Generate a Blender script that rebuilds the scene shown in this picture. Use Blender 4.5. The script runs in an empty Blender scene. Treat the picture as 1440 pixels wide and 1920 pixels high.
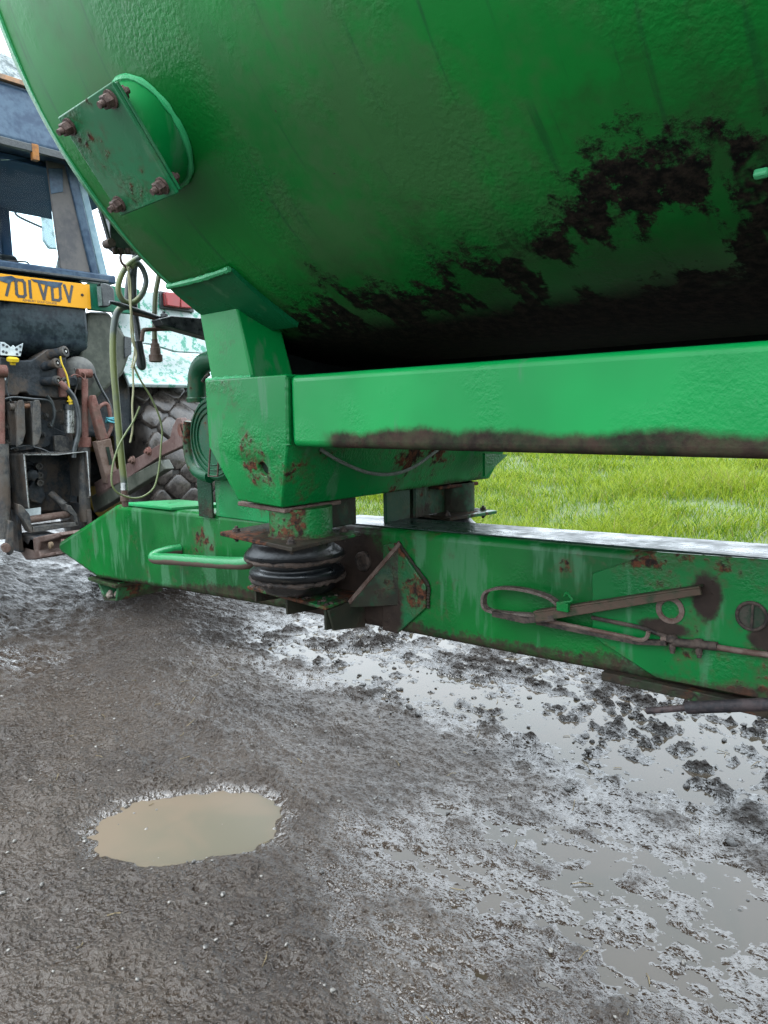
import bpy, bmesh, math, random
import numpy as np
from mathutils import Vector, Matrix

random.seed(7); RNG = np.random.default_rng(7)
SC = bpy.context.scene; COL = SC.collection
R = math.radians

# ------------------------------------------------------------------ camera, sky, sun, exposure
CAMPOS = Vector((0.0, 0.0, 1.05)); FPX = 1331.0
CAMROT = Matrix(((0.7437, -0.0789, 0.6638), (0.6682, 0.1143, -0.7351), (-0.0179, 0.9903, 0.1377)))
def ortho(m):
    b = m.col[2].normalized(); r = (m.col[0] - b * m.col[0].dot(b)).normalized(); u = b.cross(r)
    return Matrix((r, u, b)).transposed()
CAMROT = ortho(CAMROT)
cam = bpy.data.cameras.new('camera'); camo = bpy.data.objects.new('camera', cam); COL.objects.link(camo)
camo.matrix_world = Matrix.Translation(CAMPOS) @ CAMROT.to_4x4()
cam.sensor_fit = 'VERTICAL'; cam.sensor_height = 36.0; cam.lens = FPX / 1920 * 36.0
cam.clip_start = 0.02; cam.clip_end = 800.0
SC.camera = camo

SUN_EL, SUN_AZ = R(70), R(215)        # azimuth: direction the light comes from, measured from +Y towards +X
w = bpy.data.worlds.new('World'); SC.world = w; w.use_nodes = True
nt = w.node_tree; nt.nodes.clear()
sky = nt.nodes.new('ShaderNodeTexSky'); sky.sky_type = 'NISHITA'; sky.sun_disc = False
sky.sun_elevation = SUN_EL; sky.sun_rotation = SUN_AZ; sky.air_density = 1.0; sky.dust_density = 6.0; sky.ozone_density = 1.0
hs = nt.nodes.new('ShaderNodeHueSaturation'); hs.inputs['Saturation'].default_value = 0.42; hs.inputs['Value'].default_value = 1.0
mxw = nt.nodes.new('ShaderNodeMix'); mxw.data_type = 'RGBA'; mxw.inputs['Factor'].default_value = 0.85   # an even cloud sheet over the clear sky
tcw = nt.nodes.new('ShaderNodeTexCoord'); sxw = nt.nodes.new('ShaderNodeSeparateXYZ'); nt.links.new(tcw.outputs['Generated'], sxw.inputs[0])
mrw = nt.nodes.new('ShaderNodeMapRange'); mrw.inputs['From Min'].default_value = 0; mrw.inputs['From Max'].default_value = 1; mrw.inputs['To Min'].default_value = 0.36; mrw.inputs['To Max'].default_value = 1.0
nt.links.new(sxw.outputs[2], mrw.inputs['Value'])      # standard overcast sky: the zenith about three times as bright as the horizon
clw = nt.nodes.new('ShaderNodeVectorMath'); clw.operation = 'SCALE'; clw.inputs[0].default_value = (27.0, 30.5, 33.5); nt.links.new(mrw.outputs[0], clw.inputs['Scale'])
nt.links.new(clw.outputs[0], mxw.inputs['B'])
bg = nt.nodes.new('ShaderNodeBackground'); bg.inputs['Strength'].default_value = 0.15
wo = nt.nodes.new('ShaderNodeOutputWorld')
nt.links.new(sky.outputs[0], hs.inputs['Color']); nt.links.new(hs.outputs[0], mxw.inputs['A'])
nt.links.new(mxw.outputs['Result'], bg.inputs['Color']); nt.links.new(bg.outputs[0], wo.inputs[0])
sun = bpy.data.lights.new('sun', 'SUN'); sun.energy = 0.8; sun.angle = R(25); sun.color = (1.0, 0.97, 0.92)
suno = bpy.data.objects.new('sun', sun); COL.objects.link(suno)
sd = Vector((math.sin(SUN_AZ) * math.cos(SUN_EL), math.cos(SUN_AZ) * math.cos(SUN_EL), math.sin(SUN_EL)))
suno.rotation_euler = sd.to_track_quat('Z', 'Y').to_euler(); suno.location = (0, 0, 12)
SC.view_settings.view_transform = 'Standard'; SC.view_settings.look = 'None'
SC.view_settings.exposure = 0.95; SC.view_settings.gamma = 1.0
SC.cycles.max_bounces = 5; SC.cycles.diffuse_bounces = 3; SC.cycles.glossy_bounces = 3; SC.cycles.transmission_bounces = 3; SC.cycles.use_denoising = True

# ------------------------------------------------------------------ helpers: rays through the measured camera give real places on real planes
def ray(p):
    return CAMROT @ Vector((p[0] - 720.0, -(p[1] - 960.0), -FPX))
def P(px, py, ax, val, off=(0, 0, 0)):
    d = ray((px, py)); i = 'xyz'.index(ax)
    return CAMPOS + d * ((val - CAMPOS[i]) / d[i]) + Vector(off)

# ------------------------------------------------------------------ node helper
ALB = 0.71   # all paints and soils here are wet, so darker than dry ones
class G:
    def __init__(s, name):
        s.m = bpy.data.materials.new(name); s.m.use_nodes = True; s.t = s.m.node_tree; s.t.nodes.clear()
        s.o = s.n('ShaderNodeOutputMaterial'); s._pos = None
    def n(s, t): return s.t.nodes.new(t)
    def put(s, sock, v):
        if isinstance(v, bpy.types.NodeSocket): s.t.links.new(v, sock)
        elif v is not None:
            if isinstance(v, tuple) and len(v) == 3 and sock.type == 'RGBA': v = v + (1,)
            sock.default_value = v
    @property
    def pos(s):
        if s._pos is None: s._pos = s.n('ShaderNodeNewGeometry').outputs['Position']
        return s._pos
    def nrm(s): return s.n('ShaderNodeNewGeometry').outputs['Normal']
    def sep(s, v):
        k = s.n('ShaderNodeSeparateXYZ'); s.put(k.inputs[0], v); return k.outputs
    def comb(s, x, y, z):
        k = s.n('ShaderNodeCombineXYZ'); [s.put(k.inputs[i], a) for i, a in enumerate((x, y, z))]; return k.outputs[0]
    def vm(s, v, sc, op='MULTIPLY'):
        k = s.n('ShaderNodeVectorMath'); k.operation = op; s.put(k.inputs[0], v); s.put(k.inputs[1], sc); return k.outputs[0]
    def ma(s, op, a, b=0.0, c=0.0, clamp=False):
        k = s.n('ShaderNodeMath'); k.operation = op; k.use_clamp = clamp
        for i, q in enumerate((a, b, c)): s.put(k.inputs[i], q)
        return k.outputs[0]
    def noise(s, sc, det=3.0, rough=0.55, v=None, dist=0.0):
        k = s.n('ShaderNodeTexNoise'); s.put(k.inputs['Vector'], s.pos if v is None else v)
        k.inputs['Scale'].default_value = sc; k.inputs['Detail'].default_value = det
        k.inputs['Roughness'].default_value = rough; k.inputs['Distortion'].default_value = dist
        return k.outputs['Fac']
    def voro(s, sc, v=None, feat='F1'):
        k = s.n('ShaderNodeTexVoronoi'); k.feature = feat; s.put(k.inputs['Vector'], s.pos if v is None else v)
        k.inputs['Scale'].default_value = sc; return k.outputs['Distance']
    def ss(s, x, a, b):
        k = s.n('ShaderNodeMapRange'); k.interpolation_type = 'SMOOTHSTEP'; s.put(k.inputs['Value'], x)
        k.inputs['From Min'].default_value = a; k.inputs['From Max'].default_value = b; return k.outputs['Result']
    def mr(s, x, a, b, c, d):
        k = s.n('ShaderNodeMapRange'); s.put(k.inputs['Value'], x)
        for nme, q in zip(('From Min', 'From Max', 'To Min', 'To Max'), (a, b, c, d)): k.inputs[nme].default_value = q
        return k.outputs['Result']
    def mix(s, f, a, b):
        k = s.n('ShaderNodeMix'); k.data_type = 'RGBA'; s.put(k.inputs['Factor'], f); s.put(k.inputs['A'], a); s.put(k.inputs['B'], b)
        return k.outputs['Result']
    def mixf(s, f, a, b):
        k = s.n('ShaderNodeMix'); s.put(k.inputs['Factor'], f); s.put(k.inputs['A'], a); s.put(k.inputs['B'], b); return k.outputs['Result']
    def bump(s, h, st, dist, nrm=None):
        k = s.n('ShaderNodeBump'); s.put(k.inputs['Height'], h); s.put(k.inputs['Strength'], st); k.inputs['Distance'].default_value = dist
        if nrm is not None: s.put(k.inputs['Normal'], nrm)
        return k.outputs[0]
    def bsdf(s, col, rough=0.5, metal=0.0, nrm=None, spec=0.5, ior=1.5, coat=None, coat_r=0.1, trans=None, alb=ALB):
        if isinstance(col, tuple): col = tuple(q * alb for q in col)
        else: col = s.vm(col, s.comb(alb, alb, alb) if isinstance(alb, bpy.types.NodeSocket) else (alb, alb, alb))
        k = s.n('ShaderNodeBsdfPrincipled')
        s.put(k.inputs['Base Color'], col); s.put(k.inputs['Roughness'], rough); s.put(k.inputs['Metallic'], metal)
        k.inputs['IOR'].default_value = ior; s.put(k.inputs['Specular IOR Level'], spec)
        if nrm is not None: s.put(k.inputs['Normal'], nrm)
        if coat is not None: s.put(k.inputs['Coat Weight'], coat); s.put(k.inputs['Coat Roughness'], coat_r)
        if trans is not None: s.put(k.inputs['Transmission Weight'], trans)
        s.t.links.new(k.outputs[0], s.o.inputs['Surface']); return s.m

GREEN = (0.0005, 0.165, 0.030); GREEN2 = (0.0005, 0.115, 0.022); FILM = (0.055, 0.165, 0.080)
BROWN = (0.046, 0.029, 0.021); DARK = (0.012, 0.011, 0.011); RUST = (0.10, 0.038, 0.020)

def paint(name, zlo=None, zslope=0.0, zamp=0.03, zx0=None, zfine=1.3, rust=0.62, film=0.62, peel=0.5, grime=0.0, stain=(), base=GREEN, dark=GREEN2, rough=0.34):
    """weathered gloss green with chips, pale dried film, orange peel and a muddy lower edge (zlo + zslope * x)"""
    g = G(name); x, y, z = g.sep(g.pos)
    big = g.noise(3.2, 3); col = g.mix(g.ss(big, 0.35, 0.65), base, dark)
    vst = g.vm(g.pos, (9.0, 9.0, 1.6))
    st = g.noise(1.6, 4, 0.6, vst); col = g.mix(g.ma('MULTIPLY', g.ss(st, film - 0.03, film + 0.05), 0.62), col, FILM)
    fine = g.noise(70, 3); pat = g.ss(g.noise(7.0, 2), 0.42, 0.64)
    peelh = g.ma('MULTIPLY', g.noise(150, 2), pat)
    # chips and rust bloom
    ch = g.ma('ADD', g.ma('MULTIPLY', g.noise(5.5, 4, 0.65), 0.75), g.ma('MULTIPLY', fine, 0.25))
    chm = g.ss(ch, rust - 0.02, rust + 0.03)
    col = g.mix(g.ma('MULTIPLY', g.ss(ch, rust - 0.09, rust + 0.01), 0.55), col, (0.050, 0.060, 0.024))
    col = g.mix(chm, col, g.mix(g.ss(g.noise(55, 3, .7), .38, .62), RUST, (0.018, 0.013, 0.011))); dirtm = chm
    rr = g.mixf(chm, rough, 0.75)
    if grime:
        gm = g.ss(g.ma('ADD', g.noise(4.0, 5, 0.7), g.ma('MULTIPLY', fine, 0.2)), 0.72 - grime, 0.82 - grime)
        col = g.mix(g.ma('MULTIPLY', gm, 0.9), col, g.mix(g.noise(25, 3), DARK, (0.045, 0.04, 0.028))); rr = g.mixf(gm, rr, 0.5); dirtm = g.ma('MAXIMUM', dirtm, gm)
    if zlo is not None:
        zz = g.ma('SUBTRACT', z, g.ma('MULTIPLY', x, zslope))
        edge = g.ma('ADD', g.ma('MULTIPLY_ADD', g.noise(2.6, 4, 0.55, g.vm(g.pos, (1.0, 1.0, 0.35))), 4.6 * zamp, -2.0 * zamp), g.ma('MULTIPLY_ADD', g.noise(95, 3, .7), zfine * zamp, -.4 * zfine * zamp))
        dm = g.ma('MULTIPLY', g.ss(g.ma('SUBTRACT', g.ma('ADD', edge, zlo), zz), -0.006, 0.012), g.mr(g.noise(33, 4, .7), .35, .6, .62 if zfine > 1 else .92, 1.0))
        if zx0 is not None: dm = g.ma('MULTIPLY', dm, g.ss(g.ma('ADD', x, g.ma('MULTIPLY', g.noise(14, 3), .08)), zx0, zx0 + .05))
        dirtm = g.ma('MAXIMUM', dirtm, dm)
        col = g.mix(dm, col, g.mix(g.ss(g.noise(24, 5, .7), .35, .65), BROWN, (0.020, 0.015, 0.012))); rr = g.mixf(dm, rr, 0.72)
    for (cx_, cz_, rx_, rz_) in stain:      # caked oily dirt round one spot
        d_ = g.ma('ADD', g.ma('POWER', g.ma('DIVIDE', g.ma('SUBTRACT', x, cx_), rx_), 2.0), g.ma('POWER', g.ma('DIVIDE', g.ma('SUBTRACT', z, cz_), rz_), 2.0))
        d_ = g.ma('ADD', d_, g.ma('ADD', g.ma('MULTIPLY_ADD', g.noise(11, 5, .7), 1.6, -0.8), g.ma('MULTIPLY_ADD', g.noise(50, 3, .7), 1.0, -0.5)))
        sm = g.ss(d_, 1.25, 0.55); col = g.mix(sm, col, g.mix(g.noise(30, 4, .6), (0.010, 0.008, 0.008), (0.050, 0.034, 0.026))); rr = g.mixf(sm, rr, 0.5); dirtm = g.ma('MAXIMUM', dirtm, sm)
    h = g.ma('ADD', peelh, g.ma('MULTIPLY', chm, 0.4))
    nb = g.bump(h, peel, 0.004)
    rr = g.ma('ADD', rr, g.mr(g.noise(12, 3), 0.3, 0.7, -0.08, 0.12))
    return g.bsdf(col, rr, nrm=nb, spec=g.mixf(dirtm, 0.20, 0.07))

def metal_dirty(name, c1, c2, rough=0.6, sc=20.0, metal=0.0, bump=0.3, thr=(0.4, 0.6), spec=0.2, dust=0.0):
    g = G(name); f = g.ss(g.ma('ADD', g.ma('MULTIPLY', g.noise(sc, 5, 0.65), 0.7), g.ma('MULTIPLY', g.noise(sc * 5, 2), 0.3)), *thr)
    cc_ = g.mix(f, c1, c2)
    if dust: cc_ = g.mix(g.ma('MULTIPLY', g.ss(g.ma('ADD', g.noise(6, 5, .7), g.ma('MULTIPLY', g.noise(60, 3), .2)), .55, .72), dust), cc_, (.085, .062, .046))
    return g.bsdf(cc_, g.mr(g.noise(sc * 2, 3), 0.3, 0.7, rough - 0.12, rough + 0.15), metal=metal, nrm=g.bump(g.noise(sc * 6, 3), bump, 0.003), spec=spec)

# ------------------------------------------------------------------ mesh helper
class MB:
    def __init__(s): s.v = []; s.f = []
    def add(s, vs, fs):
        b = len(s.v); s.v += [tuple(q) for q in vs]; s.f += [tuple(i + b for i in q) for q in fs]; return s
    def box(s, lo, hi, M=None):
        x0, y0, z0 = lo; x1, y1, z1 = hi
        vs = [(x0, y0, z0), (x1, y0, z0), (x1, y1, z0), (x0, y1, z0), (x0, y0, z1), (x1, y0, z1), (x1, y1, z1), (x0, y1, z1)]
        if M is not None: vs = [M @ Vector(q) for q in vs]
        return s.add(vs, [(0, 3, 2, 1), (4, 5, 6, 7), (0, 1, 5, 4), (1, 2, 6, 5), (2, 3, 7, 6), (3, 0, 4, 7)])
    def prism(s, poly, d):
        """closed polygon of 3-D points pushed along vector d"""
        n = len(poly); d = Vector(d); a = [Vector(q) for q in poly]
        return s.add(a + [q + d for q in a], [tuple(range(n - 1, -1, -1)), tuple(range(n, 2 * n))] + [(i, (i + 1) % n, n + (i + 1) % n, n + i) for i in range(n)])
    def ring(s, pts, n, closed=False):
        """pts: list of n-vertex rings"""
        vs = [q for r_ in pts for q in r_]; fs = []
        k = len(pts)
        for j in range(k if closed else k - 1):
            a = j * n; b = ((j + 1) % k) * n
            fs += [(a + i, a + (i + 1) % n, b + (i + 1) % n, b + i) for i in range(n)]
        if not closed: fs += [tuple(range(n - 1, -1, -1)), tuple(range((k - 1) * n, k * n))]
        return s.add(vs, fs)
    def lathe(s, o, ax, prof, n=24, up=None):
        """profile of (distance along axis, radius)"""
        o = Vector(o); ax = Vector(ax).normalized(); u = Vector(up) if up else ax.orthogonal(); u = (u - ax * u.dot(ax)).normalized(); w_ = ax.cross(u)
        return s.ring([[o + ax * t + (u * math.cos(2 * math.pi * i / n) + w_ * math.sin(2 * math.pi * i / n)) * max(r_, 1e-5) for i in range(n)] for t, r_ in prof], n)
    def cyl(s, a, b, r_, n=20, r2=None):
        a = Vector(a); b = Vector(b); return s.lathe(a, b - a, [(0, r_), ((b - a).length, r_ if r2 is None else r2)], n)
    def tube(s, path, r_, n=12, closed=False, flat=None):
        """sweep; r_ number or list; flat=(w,h) sweeps a rectangle with w along the first normal"""
        p = [Vector(q) for q in path]; k = len(p); rings = []
        u = None
        for i in range(k):
            t = (p[(i + 1) % k] - p[i - 1]) if closed else (p[min(i + 1, k - 1)] - p[max(i - 1, 0)])
            t.normalize()
            if u is None: u = t.orthogonal().normalized() if flat is None else Vector(flat[2])
            u = (u - t * u.dot(t)).normalized(); b = t.cross(u)
            rr = r_[i] if isinstance(r_, (list, tuple)) else r_
            if flat: rings.append([p[i] + u * a * flat[0] / 2 + b * c * flat[1] / 2 for a, c in ((-1, -1), (1, -1), (1, 1), (-1, 1))])
            else: rings.append([p[i] + (u * math.cos(2 * math.pi * j / n) + b * math.sin(2 * math.pi * j / n)) * rr for j in range(n)])
        return s.ring(rings, 4 if flat else n, closed)
    def hexbolt(s, p, ax, r_, h):
        p = Vector(p); ax = Vector(ax).normalized()
        s.lathe(p, ax, [(0, r_ * 1.35), (h * .18, r_ * 1.35)], 14)
        s.lathe(p + ax * h * .18, ax, [(0, r_ * 1.08), (h * .62, r_ * 1.08), (h * .72, r_ * .9)], 6)
        s.lathe(p + ax * h * .9, ax, [(0, r_ * .55), (h * .5, r_ * .5)], 10); return s
    def mesh(s, name):
        m = bpy.data.meshes.new(name); m.from_pydata(s.v, [], s.f); m.validate()
        bm = bmesh.new(); bm.from_mesh(m); bmesh.ops.recalc_face_normals(bm, faces=bm.faces); bm.to_mesh(m); bm.free(); return m
    def build(s, name, mat, parent=None, bevel=0.0, smooth=True, seg=2, label=None):
        m = s.mesh(name); m.materials.append(mat)
        o = bpy.data.objects.new(name, m); COL.objects.link(o)
        if smooth:
            for f in m.polygons: f.use_smooth = True
            try: m.set_sharp_from_angle(angle=R(38))
            except Exception: pass
        if bevel:
            b = o.modifiers.new('bevel', 'BEVEL'); b.width = bevel; b.segments = seg; b.limit_method = 'ANGLE'; b.angle_limit = R(35); b.harden_normals = False
        if parent is not None: attach(o, parent)
        if label: o['label'] = label
        return o
WORLD = {}
def attach(o, parent):
    o.parent = parent
    wl = WORLD.get(parent.name)
    if wl is not None: o.matrix_parent_inverse = Matrix.Translation(-wl)
def thing(name, loc, label, cat, group=None):
    o = bpy.data.objects.new(name, None); COL.objects.link(o); o.location = loc; o.empty_display_size = 0.2
    WORLD[o.name] = Vector(loc); tag(o, label, cat, group); return o
def tag(o, label, cat=None, group=None, kind=None):
    if label: o['label'] = label
    if cat: o['category'] = cat
    if group: o['group'] = group
    if kind: o['kind'] = kind
    return o
def cr(pts, k=8, closed=False):
    """Catmull-Rom through points"""
    p = [Vector(q) for q in pts]; n = len(p); out = []
    for i in range(n if closed else n - 1):
        if closed: a, b, c, d = p[i - 1], p[i], p[(i + 1) % n], p[(i + 2) % n]
        else: a, b, c, d = p[max(i - 1, 0)], p[i], p[i + 1], p[min(i + 2, n - 1)]
        for j in range(k):
            t = j / k
            out.append(0.5 * (2 * b + (c - a) * t + (2 * a - 5 * b + 4 * c - d) * t * t + (3 * b - a - 3 * c + d) * t ** 3))
    if not closed: out.append(p[-1])
    return out
def weld(path, r_, name, mat, parent):
    """a lumpy weld bead"""
    pts = cr(path, 14); return MB().tube(pts, [r_ * (0.75 + 0.5 * random.random()) for _ in pts], 7).build(name, mat, parent)

# value noise in numpy
_T = RNG.random((256, 256))
def vn(x, y):
    xi = np.floor(x).astype(int); yi = np.floor(y).astype(int); fx = x - xi; fy = y - yi
    fx = fx * fx * fx * (fx * (fx * 6 - 15) + 10); fy = fy * fy * fy * (fy * (fy * 6 - 15) + 10)
    a = _T[xi & 255, yi & 255]; b = _T[(xi + 1) & 255, yi & 255]; c = _T[xi & 255, (yi + 1) & 255]; d = _T[(xi + 1) & 255, (yi + 1) & 255]
    return (a * (1 - fx) + b * fx) * (1 - fy) + (c * (1 - fx) + d * fx) * fy
def fbm(x, y, sc, o=4, g=0.5, rot=0.6):
    r_ = 0; a = 1; t = 0; x = x * sc; y = y * sc
    for i in range(o):
        r_ = r_ + a * (vn(x + 17.3 * i, y + 5.1 * i) - 0.5); t += a; a *= g
        x, y = (x * math.cos(rot) - y * math.sin(rot)) * 2.03, (x * math.sin(rot) + y * math.cos(rot)) * 2.03
    return r_ / t * 2
def sst(x, a, b):
    t = np.clip((x - a) / (b - a), 0, 1); return t * t * (3 - 2 * t)
def fast_mesh(name, V, F, mat, smooth=True):
    """V (n,3), F (m,3|4) numpy arrays"""
    m = bpy.data.meshes.new(name); k = F.shape[1]
    m.vertices.add(len(V)); m.vertices.foreach_set('co', V.astype(np.float32).ravel())
    m.loops.add(F.size); m.loops.foreach_set('vertex_index', F.astype(np.int32).ravel())
    m.polygons.add(len(F)); m.polygons.foreach_set('loop_start', np.arange(0, F.size, k, dtype=np.int32))
    m.polygons.foreach_set('loop_total', np.full(len(F), k, dtype=np.int32))
    if smooth: m.polygons.foreach_set('use_smooth', np.ones(len(F), dtype=bool))
    m.update(calc_edges=True); m.materials.append(mat)
    o = bpy.data.objects.new(name, m); COL.objects.link(o); return o

# ================================================================== GROUND
WATER_Z = -0.012
def hground(x, y):
    band = sst(y, 1.62, 2.05) * (1 - sst(y, 3.1, 3.7)) * sst(x, -3.4, -2.3)         # churned wheel track under the drawbar
    # smeared, nearly level mud; water shows only where it dips below the water table
    h = 0.010 + 0.010 * fbm(x, y, 1.1, 3) + 0.012 * fbm(x * 0.45 + 0.25 * y + 9, y * 1.25, 4.5, 4, 0.6)
    cl = np.maximum(0, fbm(x + 3, y + 7, 11.0, 4, 0.6) - 0.05)
    cr2 = np.abs(fbm(x * 0.8 + 31, y * 1.1 + 2, 17.0, 4, 0.6)) ** 0.9
    rough_l = sst(-x, 1.2, 1.9) * (1 - sst(y, 1.3, 1.9))                     # lumpier at the left foreground
    h += (0.014 + 0.030 * band + 0.02 * rough_l) * cl + band * 0.040 * (cr2 - 0.20) * (0.35 + 1.3 * vn(x * 3.1 + 7, y * 3.1)) + (0.0085 + 0.004 * band) * fbm(x * 0.8, y * 1.15 + 4, 30.0, 3, 0.62) + 0.0030 * fbm(x + 2, y, 95.0, 2, 0.7)
    h -= 0.027 * band
    far = sst(-x, 2.9, 4.2)
    h += far * (0.025 * np.abs(fbm(x * 0.6, y * 1.6, 9.0, 3, 0.6)) - 0.014)
    # brown puddle
    u = (x + 1.545) * 0.64 + (y - 0.925) * 0.77; v = -(x + 1.545) * 0.77 + (y - 0.925) * 0.64
    e = np.sqrt((u / 0.272) ** 2 + (v / 0.192) ** 2) + 0.22 * fbm(x, y, 8.0, 4, 0.6)
    pm = 1 - sst(e, 0.55, 1.30); h = h * (1 - 0.75 * sst(pm, 0.35, 0.8)) - 0.034 * pm
    rimm = np.exp(-((e - 1.3) / 0.22) ** 2); h += 0.004 * rimm
    keep = np.exp(-(((x + 1.545) / 0.75) ** 2 + ((y - 0.95) / 0.6) ** 2)); h += 0.010 * keep * (1 - pm)
    # shallow films of water at the near right
    def pool(cx, cy, a, b, ang, dep):
        c, s_ = math.cos(ang), math.sin(ang); uu = (x - cx) * c + (y - cy) * s_; vv = -(x - cx) * s_ + (y - cy) * c
        ee = np.sqrt((uu / a) ** 2 + (vv / b) ** 2) + 0.45 * fbm(x + 5, y, 5.0, 3); return dep * (1 - sst(ee, 0.5, 1.15))
    h -= pool(-0.05, 1.66, 0.60, 0.20, 0.2, 0.015) + pool(-2.15, 0.85, 0.30, 0.14, 0.2, 0.008) + pool(-3.0, 1.2, 0.45, 0.16, 0.2, 0.010)
    h -= 0.0215 * np.exp(-((x + 0.40) / 0.75) ** 2 - ((y - 1.18) / 0.42) ** 2) + 0.009 * np.exp(-((x + 0.9) / 0.45) ** 2 - ((y - 1.55) / 0.2) ** 2) + 0.010 * np.exp(-((x + 1.15) / 0.35) ** 2 - ((y - 1.15) / 0.25) ** 2)
    h += 0.0045 * np.exp(-((x + 0.6) / 0.8) ** 2 - ((y - 1.2) / 0.6) ** 2) * fbm(x * 0.9 + 40, y * 1.2, 48.0, 3, 0.6)
    return h

def axis(a, b, f0, f1, fine, g):
    left = [f0]
    while left[-1] > a: left.append(left[-1] - (fine + g * (f0 - left[-1])))
    right = [f1]
    while right[-1] < b: right.append(right[-1] + (fine + g * (right[-1] - f1)))
    return np.array(left[::-1] + list(np.arange(f0 + fine, f1 - fine * .5, fine)) + right)
gx = axis(-9.0, 4.0, -2.2, 0.2, 0.0062, 0.013); gy = axis(-1.4, 6.5, 0.45, 2.6, 0.0062, 0.013)
XX, YY = np.meshgrid(gx, gy); HH = hground(XX, YY)
V = np.stack([XX, YY, HH], -1).reshape(-1, 3); nx, ny = len(gx), len(gy)
I = np.arange(nx * ny).reshape(ny, nx)
F = np.stack([I[:-1, :-1], I[:-1, 1:], I[1:, 1:], I[1:, :-1]], -1).reshape(-1, 4)

g = G('wet_mud')
x_, y_, z_ = g.sep(g.pos)
n1 = g.noise(2.2, 4, 0.6); n2 = g.noise(38, 4, 0.65); n3 = g.noise(170, 3, 0.6); v1 = g.voro(85); v2 = g.voro(190)
c = g.mix(g.ss(n1, 0.35, 0.68), (0.080, 0.057, 0.041), (0.046, 0.031, 0.022))
c = g.mix(g.ma('MULTIPLY', g.ss(n2, 0.45, 0.7), 0.6), c, (0.108, 0.085, 0.067))
c = g.mix(g.ma('MULTIPLY', g.ss(n3, 0.50, 0.75), 0.5), c, (0.014, 0.012, 0.011))
c = g.mix(g.ma('MULTIPLY', g.ss(v2, 0.16, 0.05), g.ss(g.noise(60, 2), 0.5, 0.62)), c, (0.24, 0.225, 0.20))
slurry = g.ss(g.ma('ADD', y_, g.ma('MULTIPLY', g.noise(3.0, 3), 0.7)), 1.95, 2.35)
c = g.mix(g.ma('MULTIPLY', slurry, 0.7), c, (0.014, 0.012, 0.011))
streak = g.noise(2.4, 5, 0.68, g.vm(g.pos, (0.55, 1.25, 1.0)))
wet = g.ss(g.ma('ADD', z_, g.ma('MULTIPLY_ADD', streak, -0.050, 0.025)), 0.008, -0.010)
ro = g.ma('ADD', g.mr(g.noise(7, 4, 0.6), 0.35, 0.65, 0.24, 0.46), g.mr(n3, 0.3, 0.7, -0.05, 0.08))
ro = g.mixf(wet, ro, 0.10)
hh = g.ma('ADD', g.ma('MULTIPLY', g.noise(78, 3, 0.55), 0.75), g.ma('ADD', g.ma('MULTIPLY', g.ss(v1, 0.0, 0.55), 0.35), g.ma('MULTIPLY', g.noise(26, 2), 0.5)))
MUD = g.bsdf(c, ro, nrm=g.bump(hh, g.mixf(wet, 0.95, 0.45), 0.016), spec=g.mixf(wet, g.mixf(slurry, 0.30, 0.12), 0.72), alb=.46)
tag(fast_mesh('ground', V, F, MUD), None, kind='structure')

g = G('brown_water')
cw = g.mix(g.ss(g.noise(4.5, 3, 0.5, dist=0.6), 0.38, 0.66), (0.115, 0.088, 0.060), (0.088, 0.076, 0.050))
wx, wy, wz = g.sep(g.pos)
silt = g.ss(g.ma('ADD', g.ma('POWER', g.ma('DIVIDE', g.ma('ADD', wx, 1.545), 0.42), 2.0), g.ma('POWER', g.ma('DIVIDE', g.ma('SUBTRACT', wy, 0.93), 0.36), 2.0)), 1.2, 0.8)   # a dull silt film lies on the one deep puddle
cw = g.mix(silt, g.mix(0.35, cw, (0.05, 0.035, 0.022)), g.mix(g.ss(g.noise(4.5, 3, 0.5, dist=0.6), 0.38, 0.66), (0.150, 0.118, 0.086), (0.118, 0.106, 0.078)))
WATER = g.bsdf(cw, g.mixf(silt, 0.05, 0.28), nrm=g.bump(g.noise(7, 2), 0.05, 0.004), spec=g.mixf(silt, 0.5, 0.07), ior=1.33, alb=g.mixf(silt, .42, .78))
wp = MB().add([(-9, -1.4, WATER_Z), (4, -1.4, WATER_Z), (4, 4.3, WATER_Z), (-9, 4.3, WATER_Z)], [(0, 1, 2, 3)]).build('puddle_water', WATER, smooth=False)
tag(wp, None, kind='structure')

# loose grit, pebbles and mud clods
def ico(sub):
    bm = bmesh.new(); bmesh.ops.create_icosphere(bm, subdivisions=sub, radius=1.0)
    v = np.array([q.co[:] for q in bm.verts]); f = np.array([[a.index for a in q.verts] for q in bm.faces]); bm.free(); return v, f
def scatter(name, n, sub, pos, rad, squash, mat, jag):
    v, f = ico(sub); k = len(v)
    a = RNG.random(n) * 6.283; ca, sa = np.cos(a), np.sin(a)
    sc = rad[:, None] * (1 + 0.35 * (RNG.random((n, 3)) - 0.5) * 2) * np.array([1, 1, squash])
    vv = v[None] * (1 + jag * (RNG.random((n, k, 1)) - 0.5)) * sc[:, None]
    x = vv[..., 0] * ca[:, None] - vv[..., 1] * sa[:, None]; y = vv[..., 0] * sa[:, None] + vv[..., 1] * ca[:, None]
    W = np.stack([x, y, vv[..., 2]], -1) + pos[:, None]
    FF = (f[None] + (np.arange(n) * k)[:, None, None]).reshape(-1, 3)
    return fast_mesh(name, W.reshape(-1, 3), FF, mat)
n = 2600
sx = RNG.uniform(-3.0, 0.6, n); sy = RNG.uniform(0.25, 2.6, n); rad = 0.0012 + 0.0055 * RNG.random(n) ** 5
g = G('grit'); c = g.mix(g.ss(g.noise(90, 1), 0.42, 0.62), (0.06, 0.055, 0.05), (0.24, 0.22, 0.195))
GRIT = g.bsdf(c, 0.42)
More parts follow.
